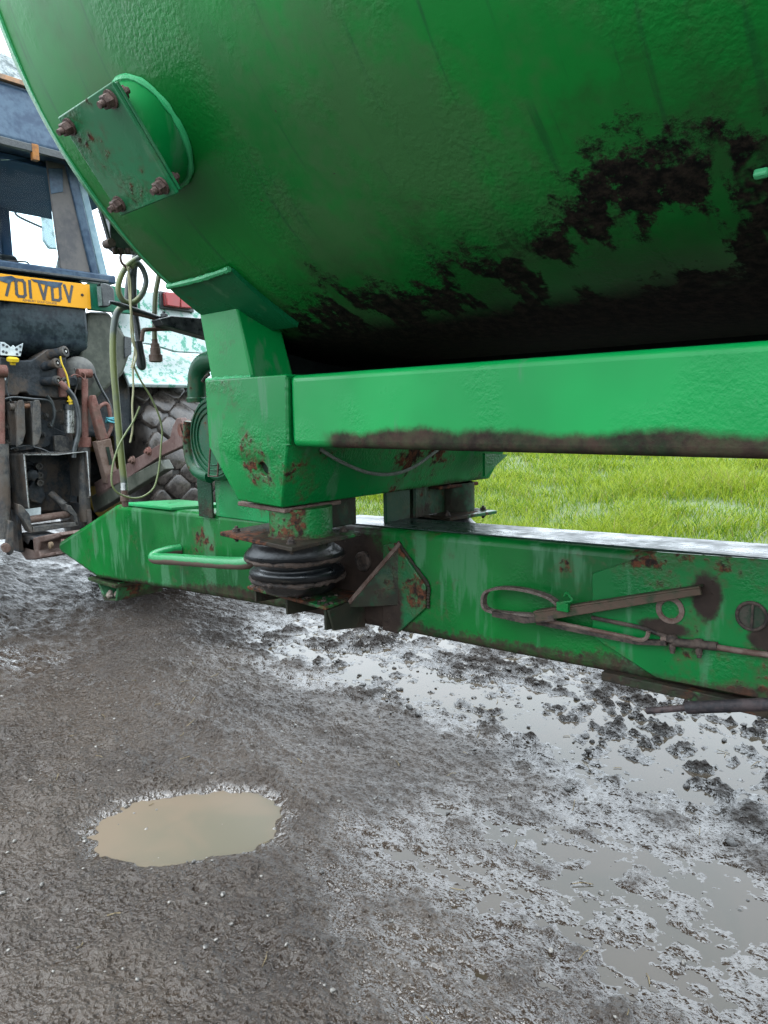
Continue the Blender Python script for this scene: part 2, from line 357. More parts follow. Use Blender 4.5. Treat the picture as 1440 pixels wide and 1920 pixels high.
o = scatter('gravel', n, 1, np.stack([sx, sy, np.maximum(hground(sx, sy), WATER_Z - .002) + rad * 0.25], -1), rad, 0.7, GRIT, 0.5)
tag(o, 'fine pale grit scattered over the wet mud', 'gravel', kind='stuff')
n = 1100
sx = RNG.uniform(-3.4, 1.0, n); sy = RNG.uniform(1.5, 3.6, n); keepm = RNG.random(n) < (0.12 + sst(sy, 1.6, 2.0)) * sst(sx + 0.5 * (sy - 2), -3.0, -1.9); sx, sy = sx[keepm], sy[keepm]
rad = 0.003 + 0.011 * RNG.random(len(sx)) ** 3.0
g = G('clod_mud'); CLOD = g.bsdf(g.mix(g.noise(30, 3), (0.014, 0.012, 0.010), (0.040, 0.032, 0.026)), g.mr(g.noise(60, 2), .3, .7, 0.18, 0.45), nrm=g.bump(g.noise(120, 4, 0.7), 0.8, 0.01))
o = scatter('mud_clods', len(sx), 2, np.stack([sx, sy, np.maximum(hground(sx, sy), WATER_Z) + rad * 0.2], -1), rad, 0.55, CLOD, 0.55)
tag(o, 'dark mud clods churned up in the wet wheel track', 'mud', kind='stuff')

# bits of straw trodden into the mud
st = MB(); random.seed(11)
for i in range(70):
    x0, y0 = random.uniform(-2.6, 0.2), random.uniform(0.5, 2.3); a_ = random.random() * 6.28; l_ = random.uniform(.012, .05)
    pts = [Vector((x0 + math.cos(a_) * l_ * t_, y0 + math.sin(a_) * l_ * t_ + .004 * math.sin(t_ * 3), 0)) for t_ in (0, .5, 1)]
    for q in pts: q.z = max(float(hground(np.array(q.x), np.array(q.y))), WATER_Z) + .0025
    st.tube(pts, .0010, 5)
o = st.build('straw', metal_dirty('old_straw', (.10, .075, .04), (.26, .20, .11), .7, 60)); tag(o, 'short bits of old straw lying in the mud', 'straw', kind='stuff')

# grass field on a low bank behind the trailer
g = G('field_soil'); FIELD = g.bsdf(g.mix(g.noise(3, 4), (0.05, 0.085, 0.018), (0.085, 0.11, 0.03)), 0.85, nrm=g.bump(g.noise(12, 4), 0.8, 0.05))
def zf(y): return np.where(y < 4.2, -0.06, np.where(y < 4.8, -0.06 + (y - 4.2) * 0.16, 0.036 + np.minimum(y - 4.8, 14) * 0.045))
ys = np.array([4.2, 4.5, 4.8, 6, 8, 11, 18.8, 60, 300.]); xs = np.linspace(-300, 300, 3)
XX, YY = np.meshgrid(xs, ys); V = np.stack([XX, YY, zf(YY)], -1).reshape(-1, 3); nx, ny = len(xs), len(ys); I = np.arange(nx * ny).reshape(ny, nx)
F = np.stack([I[:-1, :-1], I[:-1, 1:], I[1:, 1:], I[1:, :-1]], -1).reshape(-1, 4)
tag(fast_mesh('field', V, F, FIELD), None, kind='structure')
g = G('added_yard_wet'); YARD = g.bsdf(g.mix(g.noise(.7, 5, .6), (.09, .085, .08), (.15, .145, .14)), g.mr(g.noise(1.3, 4), .35, .65, .12, .45), nrm=g.bump(g.noise(9, 4), .5, .02))  # pale wet ground added on the camera side to brighten the tank's reflections
tag(MB().add([(-300, -300, -.075), (300, -300, -.075), (300, 4.25, -.075), (-300, 4.25, -.075)], [(0, 1, 2, 3)]).build('added_yard', YARD, smooth=False), None, kind='structure')
n = 200000
yy = 4.35 + 10.5 * RNG.random(n) ** 1.7; xx = RNG.uniform(0, 1, n) * (0.98 * yy + 3.0) - (1.0 * yy + 1.8)
tuft = fbm(xx, yy, 1.3, 3); keepm = RNG.random(n) < np.clip(0.75 + tuft * 0.9, 0.15, 1); xx, yy, tuft = xx[keepm], yy[keepm], tuft[keepm]; n = len(xx)
L = (0.085 + 0.10 * RNG.random(n)) * (1 + 0.75 * np.clip(tuft, -0.6, 1)) * (1 + 0.03 * (yy - 4.5)); wd = 0.0020 + 0.0018 * RNG.random(n) + 0.0004 * (yy - 4.4)
az = RNG.random(n) * 6.283; lean = 0.25 + 0.75 * RNG.random(n); fa = RNG.random(n) * 6.283
dx, dy = np.cos(az), np.sin(az); wx, wy = np.cos(fa), np.sin(fa)
def pt(t, wsc, side):
    bx = xx + dx * L * lean * t ** 2 + wx * wd * wsc * side; by = yy + dy * L * lean * t ** 2 + wy * wd * wsc * side
    return np.stack([bx, by, zf(yy) - 0.01 + L * (t - 0.28 * lean * t * t)], -1)
V = np.stack([pt(0, 1, -1), pt(0, 1, 1), pt(.55, .85, 1), pt(.55, .85, -1), pt(1, .12, 1), pt(1, .12, -1)], 1).reshape(-1, 3)
F = (np.array([[0, 1, 2, 3], [3, 2, 4, 5]])[None] + (np.arange(n) * 6)[:, None, None]).reshape(-1, 4)
g = G('grass'); at = g.n('ShaderNodeAttribute'); at.attribute_name = 'hue'; hv = at.outputs['Fac']
c = g.mix(g.ss(hv, 0.0, 0.6), (0.046, 0.105, 0.005), (0.175, 0.225, 0.014)); c = g.mix(g.ss(hv, 0.80, 1.0), c, (0.18, 0.16, 0.06))
k = g.n('ShaderNodeBsdfPrincipled'); g.put(k.inputs['Base Color'], c); k.inputs['Roughness'].default_value = 0.5; k.inputs['Specular IOR Level'].default_value = 0.15
tr = g.n('ShaderNodeBsdfTranslucent'); g.put(tr.inputs['Color'], c); ms = g.n('ShaderNodeMixShader'); ms.inputs[0].default_value = 0.38
g.t.links.new(k.outputs[0], ms.inputs[1]); g.t.links.new(tr.outputs[0], ms.inputs[2]); g.t.links.new(ms.outputs[0], g.o.inputs['Surface'])
o = fast_mesh('grass', V, F, g.m); a = o.data.attributes.new('hue', 'FLOAT', 'POINT')
hue = np.clip(RNG.random(n) * 0.8 + 0.25 * tuft + 0.6 * (RNG.random(n) < 0.06), 0, 1); a.data.foreach_set('value', np.repeat(hue, 6).astype(np.float32))
tag(o, 'rough green pasture grass growing behind the trailer', 'grass', kind='stuff')

# ================================================================== SLURRY TANKER
YC, ZC, RT, XF = 1.42, 2.0626, 0.881, -1.45
def on_tank(px, py, r_=RT):
    d = ray((px, py)); oy, oz = CAMPOS.y - YC, CAMPOS.z - ZC
    a = d.y ** 2 + d.z ** 2; b = 2 * (oy * d.y + oz * d.z); c = oy * oy + oz * oz - r_ * r_
    return CAMPOS + d * ((-b - math.sqrt(max(0, b * b - 4 * a * c))) / (2 * a))
def tang(q): return math.atan2(YC - q[1], ZC - q[2])
def tp(x, a, r_=RT): return Vector((x, YC - r_ * math.sin(a), ZC - r_ * math.cos(a)))

T = thing('slurry_tanker', (-0.5, 1.42, 0.0), 'green slurry tanker trailer with a dirty round tank on a box-beam frame', 'trailer')

g = G('tank_paint')
x, y, z = g.sep(g.pos)
ang = g.ma('ARCTAN2', g.ma('SUBTRACT', YC, y), g.ma('SUBTRACT', ZC, z))
arc = g.ma('MULTIPLY', ang, RT); uv = g.comb(x, arc, 0.0)
big = g.noise(2.2, 4, 0.55, uv)
c = g.mix(g.ss(big, 0.36, 0.64), (0.002, 0.190, 0.025), (0.002, 0.125, 0.018))
film = g.ss(g.ma('ADD', g.noise(3.4, 5, 0.62, g.vm(uv, (1.0, 0.75, 1.0))), g.ma('MULTIPLY', g.noise(38, 3, .6, uv), 0.16)), 0.53, 0.70)
c = g.mix(g.ma('MULTIPLY', film, 0.60), c, (0.052, 0.110, 0.042))
speck = g.ss(g.noise(52, 4, 0.7, uv), 0.66, 0.72)
c = g.mix(g.ma('MULTIPLY', speck, g.ss(g.noise(2.6, 3, .5, uv), 0.48, 0.62)), c, (0.035, 0.026, 0.018))
# drip streaks running round the shell
dr = g.noise(2.0, 4, 0.6, g.vm(uv, (22.0, 1.3, 1.0))); c = g.mix(g.ma('MULTIPLY', g.ss(dr, 0.58, 0.72), 0.5), c, (0.006, 0.050, 0.020))
# slurry dirt and painted belly shade: an uneven black-brown layer low on the shell, with wiped green smears below it
lim = g.ma('ADD', g.ma('MULTIPLY', g.ss(x, -1.20, -0.45), 0.200), 0.425)
wob = g.ma('ADD', g.ma('MULTIPLY_ADD', g.noise(3.6, 4, 0.55, g.comb(x, g.ma('MULTIPLY', arc, 0.3), 3.7)), 0.52, -0.26), g.ma('MULTIPLY_ADD', g.noise(30, 5, .75, uv), 0.34, -0.17))
below = g.ma('SUBTRACT', g.ma('ADD', lim, wob), ang)
crust_shade = g.ss(below, -0.015, 0.05)
hole = g.ma('MULTIPLY', g.ss(g.ma('ADD', g.noise(7.0, 4, 0.65, uv), g.ma('MULTIPLY', g.noise(60, 2, .5, uv), 0.14)), 0.63, 0.70), g.ss(below, 0.0, 0.08))
smear = g.ss(g.ma('ADD', g.noise(2.2, 4, 0.55, g.vm(uv, (6.5, 1.9, 1.0))), g.ma('MULTIPLY', g.ss(g.ma('ABSOLUTE', g.ma('SUBTRACT', below, 0.20)), 0.16, 0.0), 0.19)), 0.58, 0.66)
keepg = g.ma('MULTIPLY', g.ma('MAXIMUM', hole, smear), g.ss(ang, 0.30, 0.40))
dm = g.ma('MULTIPLY', crust_shade, g.ma('SUBTRACT', 1.0, g.ma('MULTIPLY', keepg, 0.85)))
c = g.mix(g.ma('MULTIPLY', g.ss(below, -0.16, 0.02), g.mr(g.noise(6, 4, .65, uv), .35, .65, .15, .65)), c, (0.020, 0.036, 0.014))
c = g.mix(dm, c, g.mix(g.ss(g.noise(50, 5, .75, uv), .40, .66), (0.004, 0.0035, 0.0035), (0.024, 0.017, 0.013)))
rough = g.mixf(dm, g.ma('ADD', g.mr(g.noise(5, 4, .6, uv), 0.3, 0.7, 0.28, 0.44), g.ma('MULTIPLY', film, 0.14)), 0.72)
peel = g.ss(g.noise(4.2, 4, 0.55, g.vm(uv, (1.0, 0.8, 1))), 0.45, 0.62)
hgt = g.ma('ADD', g.ma('MULTIPLY', g.noise(120, 2, 0.5, uv, 0.2), g.ma('MULTIPLY_ADD', peel, 0.95, 0.05)), g.ma('MULTIPLY', dm, g.ma('MULTIPLY', g.noise(70, 4, .7, uv), 0.9)))
TANKM = g.bsdf(c, rough, nrm=g.bump(hgt, 0.27, 0.007), spec=g.mixf(dm, 0.26, 0.07))
GP = paint('frame_paint'); EDGE = paint('edge_paint', base=(0.06, 0.33, 0.14), dark=(0.02, 0.27, 0.09), rust=0.9, film=0.9)
BOLT = metal_dirty('rusty_bolt', (0.055, 0.034, 0.028), (0.13, 0.085, 0.07), 0.6, 60)
RUSTY = metal_dirty('rust_brown', (0.080, 0.045, 0.034), (0.14, 0.10, 0.082), 0.7, 18)
DIRTM = metal_dirty('caked_dirt', (0.020, 0.016, 0.014), (0.07, 0.05, 0.04), 0.75, 26)

NS, NXT = 160, 40
xsT = np.linspace(XF, 4.3, NXT)
rings = []
for xx_ in xsT:
    rings.append([tp(xx_, 2 * math.pi * i / NS, RT + 0.0015 * math.sin(3.1 * xx_ + i * 0.7)) for i in range(NS)])
m = MB()
m.add([q for r_ in rings for q in r_], [(j * NS + i, j * NS + (i + 1) % NS, (j + 1) * NS + (i + 1) % NS, (j + 1) * NS + i) for j in range(NXT - 1) for i in range(NS)])
tank = m.build('tank', TANKM, T)
prof = [(0.0, RT - .001)] + [(0.22 * math.sin(t), RT * math.cos(t)) for t in np.linspace(0.1, math.pi / 2, 12)]
MB().lathe((XF - .002, YC, ZC), (-1, 0, 0), prof, 96).build('dished_end', TANKM, tank)
MB().lathe((4.302, YC, ZC), (1, 0, 0), prof, 96).build('dished_end', TANKM, tank)
MB().ring([[tp(xx_, 2 * math.pi * i / NS, r_) for i in range(NS)] for xx_, r_ in ((XF - .006, RT - .006), (XF - .006, RT + .0015), (XF + .0015, RT + .003), (XF + .003, RT - .006))], NS, True).build('shell_rim', EDGE, tank)

# blanked-off outlet on the shell
A0 = R(53.4); XS = -1.178
nrm = Vector((0, -math.sin(A0), -math.cos(A0))); tn = Vector((0, -math.cos(A0), math.sin(A0))); ex = Vector((1, 0, 0))
base = tp(XS, A0); face = Vector((XS, YC, ZC)) + nrm * (RT + .078)
STUBM = paint('stub_paint', base=(0.004, 0.25, 0.06), rust=0.70, peel=.15)
m = MB(); m.lathe(base - nrm * .03, nrm, [(0, .088), (.108, .088)], 40)
stub = m.build('outlet_stub', STUBM, T)
ringp = []
for i in range(49):
    t = 2 * math.pi * i / 48; d = ex * math.cos(t) * .0905 + tn * math.sin(t) * .0905
    q = Vector((XS + d.x, YC, ZC)); yz = base + d; a_ = math.atan2(YC - yz.y, ZC - yz.z); ringp.append(tp(XS + d.x, a_, RT + .003))
MB().tube(ringp[:-1], [.0055 * (.7 + .6 * random.random()) for _ in range(48)], 8, True).build('weld_bead', EDGE, stub)
def plate(o_, u_, v_, n_, w_, h_, t_):
    a = [o_ + u_ * sx_ * w_ / 2 + v_ * sy_ * h_ / 2 for sx_, sy_ in ((-1, -1), (1, -1), (1, 1), (-1, 1))]; return MB().prism(a, n_ * t_)
PLM = paint('flange_paint', base=(0.012, 0.15, 0.055), dark=(0.02, 0.12, 0.05), rust=0.60, film=.58, peel=.4)
plate(face - nrm * .013, ex, tn, nrm, .182, .172, .007).build('flange_plate', PLM, stub, .002)
blank = plate(face - nrm * .004, ex, tn, nrm, .186, .176, .008).build('blanking_plate', PLM, T, .002)
for sx_, sy_ in ((-.073, .068), (.073, .070), (.073, -.068), (-.072, -.068)):
    MB().hexbolt(face + nrm * .004 + ex * sx_ + tn * sy_, nrm, .0105, .019).build('bolt', BOLT, blank)
    MB().hexbolt(face - nrm * .013 + ex * sx_ + tn * sy_, -nrm, .0105, .014).build('bolt', BOLT, stub)

lq = on_tank(1428, 322); la = tang(lq); ln = Vector((0, -math.sin(la), -math.cos(la)))
plate(lq - ln * .004, ex, Vector((0, -math.cos(la), math.sin(la))), ln, .016, .010, .012).build('shell_lug', EDGE, tank, .003)
# saddle pad and leaning post at the front
pa0, pa1 = tang(on_tank(335, 527)), R(23)
m = MB(); NA = 14
for j in range(NA + 1):
    a_ = pa0 + (pa1 - pa0) * j / NA
    m.v += [tuple(tp(XF - .004, a_, RT + .010)), tuple(tp(-1.215, a_, RT + .010)), tuple(tp(-1.215, a_, RT - .004)), tuple(tp(XF - .004, a_, RT - .004))]
for j in range(NA): m.f += [(4 * j + k_, 4 * j + (k_ + 1) % 4, 4 * j + 4 + (k_ + 1) % 4, 4 * j + 4 + k_) for k_ in range(4)]
m.f += [(3, 2, 1, 0), (4 * NA, 4 * NA + 1, 4 * NA + 2, 4 * NA + 3)]
SADM = paint('saddle_paint', base=(0.004, 0.13, 0.045), dark=(0.004, 0.10, 0.036), rust=.66)
pad = m.build('saddle_pad', SADM, T)
weld([tp(XF, pa0, RT + .010), tp(-1.33, pa0, RT + .011), tp(-1.216, pa0 + .006, RT + .010)], .006, 'weld_bead', EDGE, pad)
YU = 0.977; ZB0, ZB1 = 0.984, 1.131; YFAR = 2 * YC - YU - .01
POSTM = paint('post_paint', base=(0.001, 0.21, 0.042), dark=(0.001, 0.17, 0.036), rust=.68, film=.56, peel=.1)
def post(my, name):
    f_ = lambda q: Vector((q[0], my(q[1]), q[2]))
    b4 = [(-1.432, .990, 1.128), (-1.277, .990, 1.128), (-1.262, 1.10, 1.128), (-1.425, 1.10, 1.128)]
    t4 = [(-1.470, .985, 1.330), (-1.328, .985, 1.330), (-1.310, 1.10, 1.270), (-1.462, 1.10, 1.270)]
    o = MB().add([f_(q) for q in b4 + t4], [(0, 1, 2, 3), (4, 7, 6, 5), (0, 4, 5, 1), (1, 5, 6, 2), (2, 6, 7, 3), (3, 7, 4, 0)]).build(name, POSTM, T, .005)
    weld([f_((-1.44, .985, 1.133)), f_((-1.36, .983, 1.134)), f_((-1.272, .985, 1.133))], .006, 'weld_bead', EDGE, o)
    weld([f_((-1.452, .982, 1.306)), f_((-1.39, .980, 1.308)), f_((-1.325, .980, 1.310))], .005, 'weld_bead', EDGE, o)
post(lambda q: q, 'saddle_post'); post(lambda q: 2 * YC - q - .01, 'saddle_post')

# chassis beams
BEAMM = paint('beam_paint', zlo=ZB0 + .014, zamp=.030, zx0=-1.02, zfine=.35, rust=.70, film=.70, base=(0.001, 0.250, 0.052), dark=(0.001, 0.20, 0.042), peel=.35)
bm1 = MB().box((-1.140, YU, ZB0), (4.1, YU + .10, ZB1)).build('chassis_beam', BEAMM, T, .014, seg=4)
MB().box((-1.140, YFAR - .10, ZB0), (4.1, YFAR, ZB1)).build('chassis_beam', BEAMM, T, .014, seg=4)
weld([(-1.142, YU - .001, ZB1 - .004), (-1.144, YU - .002, 1.06), (-1.146, YU - .001, ZB0 + .004)], .0055, 'weld_bead', GP, bm1)

# cross member that carries the air springs
CROSSM = paint('cross_paint', rust=.60, film=.60, base=(0.001, 0.20, 0.040), dark=(0.001, 0.15, 0.032), peel=.6, zlo=.842, zamp=.02)
zb_ = 0.848
near = [(-1.432, .971, 1.1335), (-1.143, .971, 1.1335), (-1.147, .971, .983), (-1.430, .971, .980), (-1.372, 1.006, zb_ + .004), (-1.214, 1.006, zb_ - .002)]
far_ = [(q[0], 2.835 - q[1], q[2]) for q in near]
m = MB().add(near + far_, [(0, 3, 2, 1), (3, 4, 5, 2), (6, 7, 8, 9), (9, 8, 11, 10), (0, 1, 7, 6), (1, 2, 8, 7), (2, 5, 11, 8), (5, 4, 10, 11), (4, 3, 9, 10), (3, 0, 6, 9)])
cross = m.build('cross_member', CROSSM, T)
hc = P(497, 878, 'y', .990)
cut_ax = Vector((0, 1, .29)).normalized()
cm = MB().lathe(hc - cut_ax * .05, cut_ax, [(0, .016), (.075, .016)], 28); cut = cm.build('cutter', GP); cut.scale = (1, 1, 1)
bo = cross.modifiers.new('b', 'BOOLEAN'); bo.operation = 'DIFFERENCE'; bo.object = cut; bo.solver = 'EXACT'
dg = bpy.context.evaluated_depsgraph_get(); me = bpy.data.meshes.new_from_object(cross.evaluated_get(dg)); cross.modifiers.clear(); cross.data = me; bpy.data.objects.remove(cut)
bv = cross.modifiers.new('bevel', 'BEVEL'); bv.width = .004; bv.segments = 2; bv.limit_method = 'ANGLE'; bv.angle_limit = R(30)
HOLEM = metal_dirty('hole_dark', (0.006, 0.012, 0.008), (0.015, 0.03, 0.018), .8, 30)
MB().lathe(hc + cut_ax * .006, cut_ax, [(0, .0165), (.004, .0165)], 24).build('drain_hole', HOLEM, cross)
# loose grey cable on the rear face, running up behind the beam
GREYH = metal_dirty('grey_cable', (0.10, 0.12, 0.10), (0.17, 0.19, 0.165), .6, 40)
cabp = [P(a_, b_, 'x', -1.150 - .0) for a_, b_ in ((600, 842), (640, 866), (690, 886), (735, 889), (775, 876), (815, 848), (830, 835))]
MB().tube(cr(cabp, 8), .0042, 8).build('loose_cable', GREYH, cross)
# round lug with an eye at the far end
MB().prism([P(905, 850, 'x', -1.135), P(948, 852, 'x', -1.135), P(905, 893, 'x', -1.135)], (.008, 0, 0)).build('lug', GP, cross)

# drawbar
XR = 1.6
def zbot(x): return 0.538 + (x + .384) * .0490
def ztop(x): return 0.790 + (x + .30) * .0300
prof = [(-3.085, .520), (-3.080, .480), (-2.735, .410), (-2.20, zbot(-2.20)), (-1.5, zbot(-1.5) + .006), (-.8, zbot(-.8)), (-.3, zbot(-.3)), (XR, zbot(-.3) + (XR + .3) * .02), (XR, ztop(XR)), (-.3, ztop(-.3)), (-1.3, ztop(-1.3)), (-2.55, ztop(-2.5))]
YD, WD = 1.302, .175
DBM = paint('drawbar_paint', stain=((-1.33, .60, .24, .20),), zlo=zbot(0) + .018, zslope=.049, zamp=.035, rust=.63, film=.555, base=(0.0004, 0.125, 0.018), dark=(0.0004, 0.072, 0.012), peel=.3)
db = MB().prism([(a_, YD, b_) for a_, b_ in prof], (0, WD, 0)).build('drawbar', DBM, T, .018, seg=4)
# drawbar eye block at the nose
MB().lathe((-3.13, YD + WD / 2, .475), (0, 0, 1), [(0, .022), (.0, .05), (.045, .05), (.045, .022)], 24).build('towing_eye', RUSTY, db)
MB().box((-3.13, YD + .055, .476), (-3.06, YD + WD - .055, .519)).build('towing_eye_shank', RUSTY, db, .004)
# hatch plate
hz = ztop(-2.3) + .003
hp = [P(a_, b_, 'z', hz) for a_, b_ in ((241, 946), (284, 962), (351, 948), (292, 939))]
MB().prism([(-2.50, YD + .005, ztop(-2.5) - .0), (-2.15, YD - .006, ztop(-2.15)), (-2.03, YD + .155, ztop(-2.03)), (-2.37, YD + .165, ztop(-2.37))], (0, 0, .012)).build('hatch_plate', paint('hatch_paint', base=(.02, .30, .10), rust=.8), db, .003)
# skid trough under the nose
sk = [P(180, 1087, 'y', YD + .02), P(224, 1092, 'y', YD + .02), P(219, 1127, 'y', YD + .02), P(196, 1126, 'y', YD + .02)]
t_ = .007
ctr = sum(sk, Vector()) / 4; inn = [ctr + (q - ctr) * .80 for q in sk]; inn[0].z = sk[0].z - .004; inn[1].z = sk[1].z - .004
m = MB(); d_ = Vector((0, .20, 0)); vs = sk + inn; vs = vs + [q + d_ for q in vs]
m.add(vs, [(0, 4, 5, 1)] and [(1, 5, 6, 2), (2, 6, 7, 3), (3, 7, 4, 0), (9, 10, 14, 13), (10, 11, 15, 14), (11, 8, 12, 15), (1, 2, 10, 9), (2, 3, 11, 10), (3, 0, 8, 11), (5, 13, 14, 6), (6, 14, 15, 7), (7, 15, 12, 4), (0, 4, 12, 8), (1, 9, 13, 5)])
skid = m.build('skid_trough', paint('skid_paint', zlo=.36, zamp=.05, rust=.57, base=(.02, .12, .05)), T, .0015)
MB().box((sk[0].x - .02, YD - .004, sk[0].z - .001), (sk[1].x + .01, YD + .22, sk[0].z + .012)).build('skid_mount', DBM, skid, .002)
STONE = metal_dirty('pale_stone', (0.20, 0.16, 0.13), (0.36, 0.31, 0.26), .8, 40)
stn = []
for i in range(4):
    bmq = bmesh.new(); bmesh.ops.create_icosphere(bmq, subdivisions=2, radius=random.uniform(.009, .016))
    for v_ in bmq.verts: v_.co *= random.uniform(.75, 1.15)
    me = bpy.data.meshes.new('stone'); bmq.to_mesh(me); bmq.free(); me.materials.append(STONE)
    so = bpy.data.objects.new('stone', me); COL.objects.link(so)
    f_ = i / 6; q = inn[3].lerp(inn[2], .15 + .75 * ((i * .37) % 1)); so.location = q + Vector((0, .012 + .02 * (i % 3), .012 + .012 * (i // 3)))
    tag(so, 'pale stone wedged in the green skid under the drawbar nose', 'stone', 'stones caught in the skid trough')
# pipe handle
HANDM = paint('handle_paint', zlo=.0, rust=.75, film=.9, peel=.2, base=(.01, .28, .10))
YH = 1.205
hpts = [P(338, 1030, 'y', YD), P(318, 1033, 'y', 1.265), P(292, 1041, 'y', 1.215), P(292, 1047, 'y', 1.205), P(330, 1049, 'y', YH), P(400, 1054, 'y', YH), P(450, 1056, 'y', YH), P(475, 1052, 'y', 1.23), P(492, 1040, 'y', YD)]
g = G('handle_mud'); gx_, gy_, gz_ = g.sep(g.pos)
hm_ = g.ss(g.ma('ADD', g.sep(g.nrm())[2], g.ma('MULTIPLY_ADD', g.noise(14, 3), .8, -.4)), -.10, .12)
HM = g.bsdf(g.mix(hm_, (.085, .052, .036), g.mix(g.noise(6, 2), (.004, .19, .05), (.008, .16, .045))), g.mixf(hm_, .75, .35), nrm=g.bump(g.noise(90, 3), .3, .003))
MB().tube(cr(hpts, 6), .0185, 16).build('pipe_handle', HM, db)

# air springs
RUBBER = G('black_rubber'); g = RUBBER
RUBBER = g.bsdf(g.mix(g.ss(g.noise(14, 4, .6), .5, .7), (.005, .007, .009), (.024, .020, .018)), g.mr(g.noise(22, 3), .3, .7, .22, .55), nrm=g.bump(g.noise(70, 3), .35, .004), spec=.5)
SPM = paint('spring_plate_paint', rust=.44, film=.9, base=(.006, .12, .04), grime=.22)
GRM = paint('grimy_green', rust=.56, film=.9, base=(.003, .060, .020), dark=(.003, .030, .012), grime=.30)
TPL = [P(412, 997, 'z', .773), P(547, 1027, 'z', .770), P(677, 997, 'z', .771)]
TPL = TPL + [TPL[0] + TPL[2] - TPL[1]]
tc = (TPL[0] + TPL[2]) / 2
LOWZ = .580
LPL = [P(463, 1099, 'z', LOWZ), P(610, 1138, 'z', LOWZ - .002)]
lx0, lx1, ly0 = -1.50, LPL[1].x, LPL[1].y
lowN = LPL[1]; lowL = LPL[0]; lowR = lowN + Vector((-.004, YD - lowN.y + .004, .008)); lowF = lowL + (lowR - lowN)
lc = (lowL + lowR) / 2 + Vector((.0, -.01, 0))
def spring(name, top4, lowp, tcz, lcz, ctr_t, ctr_b, collar_h, far=False, rad=.106):
    a = MB().prism([q - Vector((0, 0, .010)) for q in top4], (0, 0, .010)).build('top_plate', SPM, T, .002, label='rust-brown square plate above the ' + name)
    for i, q in enumerate(top4):
        c_ = sum(top4, Vector()) / 4; p_ = q.lerp(c_, .24)
        MB().hexbolt(p_, (0, 0, 1), .008, .010).build('bolt', DIRTM, a); MB().hexbolt(p_ - Vector((0, 0, .010)), (0, 0, -1), .008, .010).build('bolt', DIRTM, a)
    z1 = top4[0].z - .010; z0 = lcz
    H = z1 - z0
    pr = [(0, .070), (.04, .085), (.10, rad * .92), (.22, rad * .90), (.27, rad * .97), (.33, rad * 1.12), (.40, rad * 1.17), (.46, rad * 1.12), (.50, rad * .98), (.53, rad * .90), (.57, rad * .93), (.62, rad * 1.10), (.70, rad * 1.18), (.77, rad * 1.14), (.83, rad * 1.0), (.90, rad * .90), (1.0, rad * .88)]
    rings = []
    n_ = 56
    for t, r_ in pr:
        c_ = ctr_b.lerp(ctr_t, t); c_ = Vector((c_.x, c_.y, z0 + H * t))
        rings.append([c_ + Vector((math.cos(2 * math.pi * i / n_), math.sin(2 * math.pi * i / n_), 0)) * r_ * (1 + .018 * math.sin(3 * 2 * math.pi * i / n_ + t * 9)) for i in range(n_)])
    b = MB().ring(rings, n_).build('air_bellows', RUBBER, T)
    sb = b.modifiers.new('s', 'SUBSURF'); sb.levels = 1; sb.render_levels = 2
    for t in (.365, .735):   # crusted girdle rings on the two folds
        c_ = ctr_b.lerp(ctr_t, t - .02); c_ = Vector((c_.x, c_.y, z0 + H * (t - .05)))
        pp = [c_ + Vector((math.cos(2 * math.pi * i / 72), math.sin(2 * math.pi * i / 72), .05 * random.random())) * (rad * 1.125) + Vector((0, 0, random.uniform(-.0015, .0015))) for i in range(72)]
        for q in pp: q.z = c_.z + random.uniform(-.002, .002)
        MB().tube(pp, [.006 * (.6 + .8 * random.random()) for _ in pp], 8, True).build('girdle_ring', DIRTM, b)
    return a, b
spring('near air bellows', TPL, None, None, LOWZ, tc + Vector((.012, -.004, 0)), lc, None)
cz0, cz1 = .771, .838
cc = tc + Vector((.045, -.003, 0))
MB().lathe((cc.x, cc.y, cz0), (0, 0, 1), [(0, .080), (.004, .074), (cz1 - cz0, .074)], 36).build('spring_collar', paint('collar_paint', rust=.55, film=.7, base=(.004, .20, .055), zlo=.779, zamp=.02), T)
cf = [P(445, 943, 'z', .840), P(533, 957, 'z', .840), P(640, 940, 'z', .840)]; cf.append(cf[0] + cf[2] - cf[1])
MB().prism([q - Vector((0, 0, .007)) for q in cf], (0, 0, .0105)).build('collar_flange', RUSTY, T, .0025)
# lower bracket of the near spring: plate on ribs, bolted to the drawbar
lp = MB().prism([q - Vector((0, 0, .009)) for q in (lowL, lowN, lowR, lowF)], (0, 0, .009)).build('bottom_plate', SPM, T, .002)
for f_ in (.10, .52, .985):
    q = lowL.lerp(lowN, f_) + Vector((0, .006, -.009)); dz = .030 + .024 * f_
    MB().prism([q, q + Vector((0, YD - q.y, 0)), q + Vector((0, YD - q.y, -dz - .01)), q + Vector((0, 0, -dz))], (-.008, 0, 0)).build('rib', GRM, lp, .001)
q0 = lowN + Vector((-.004, .0, -.009))
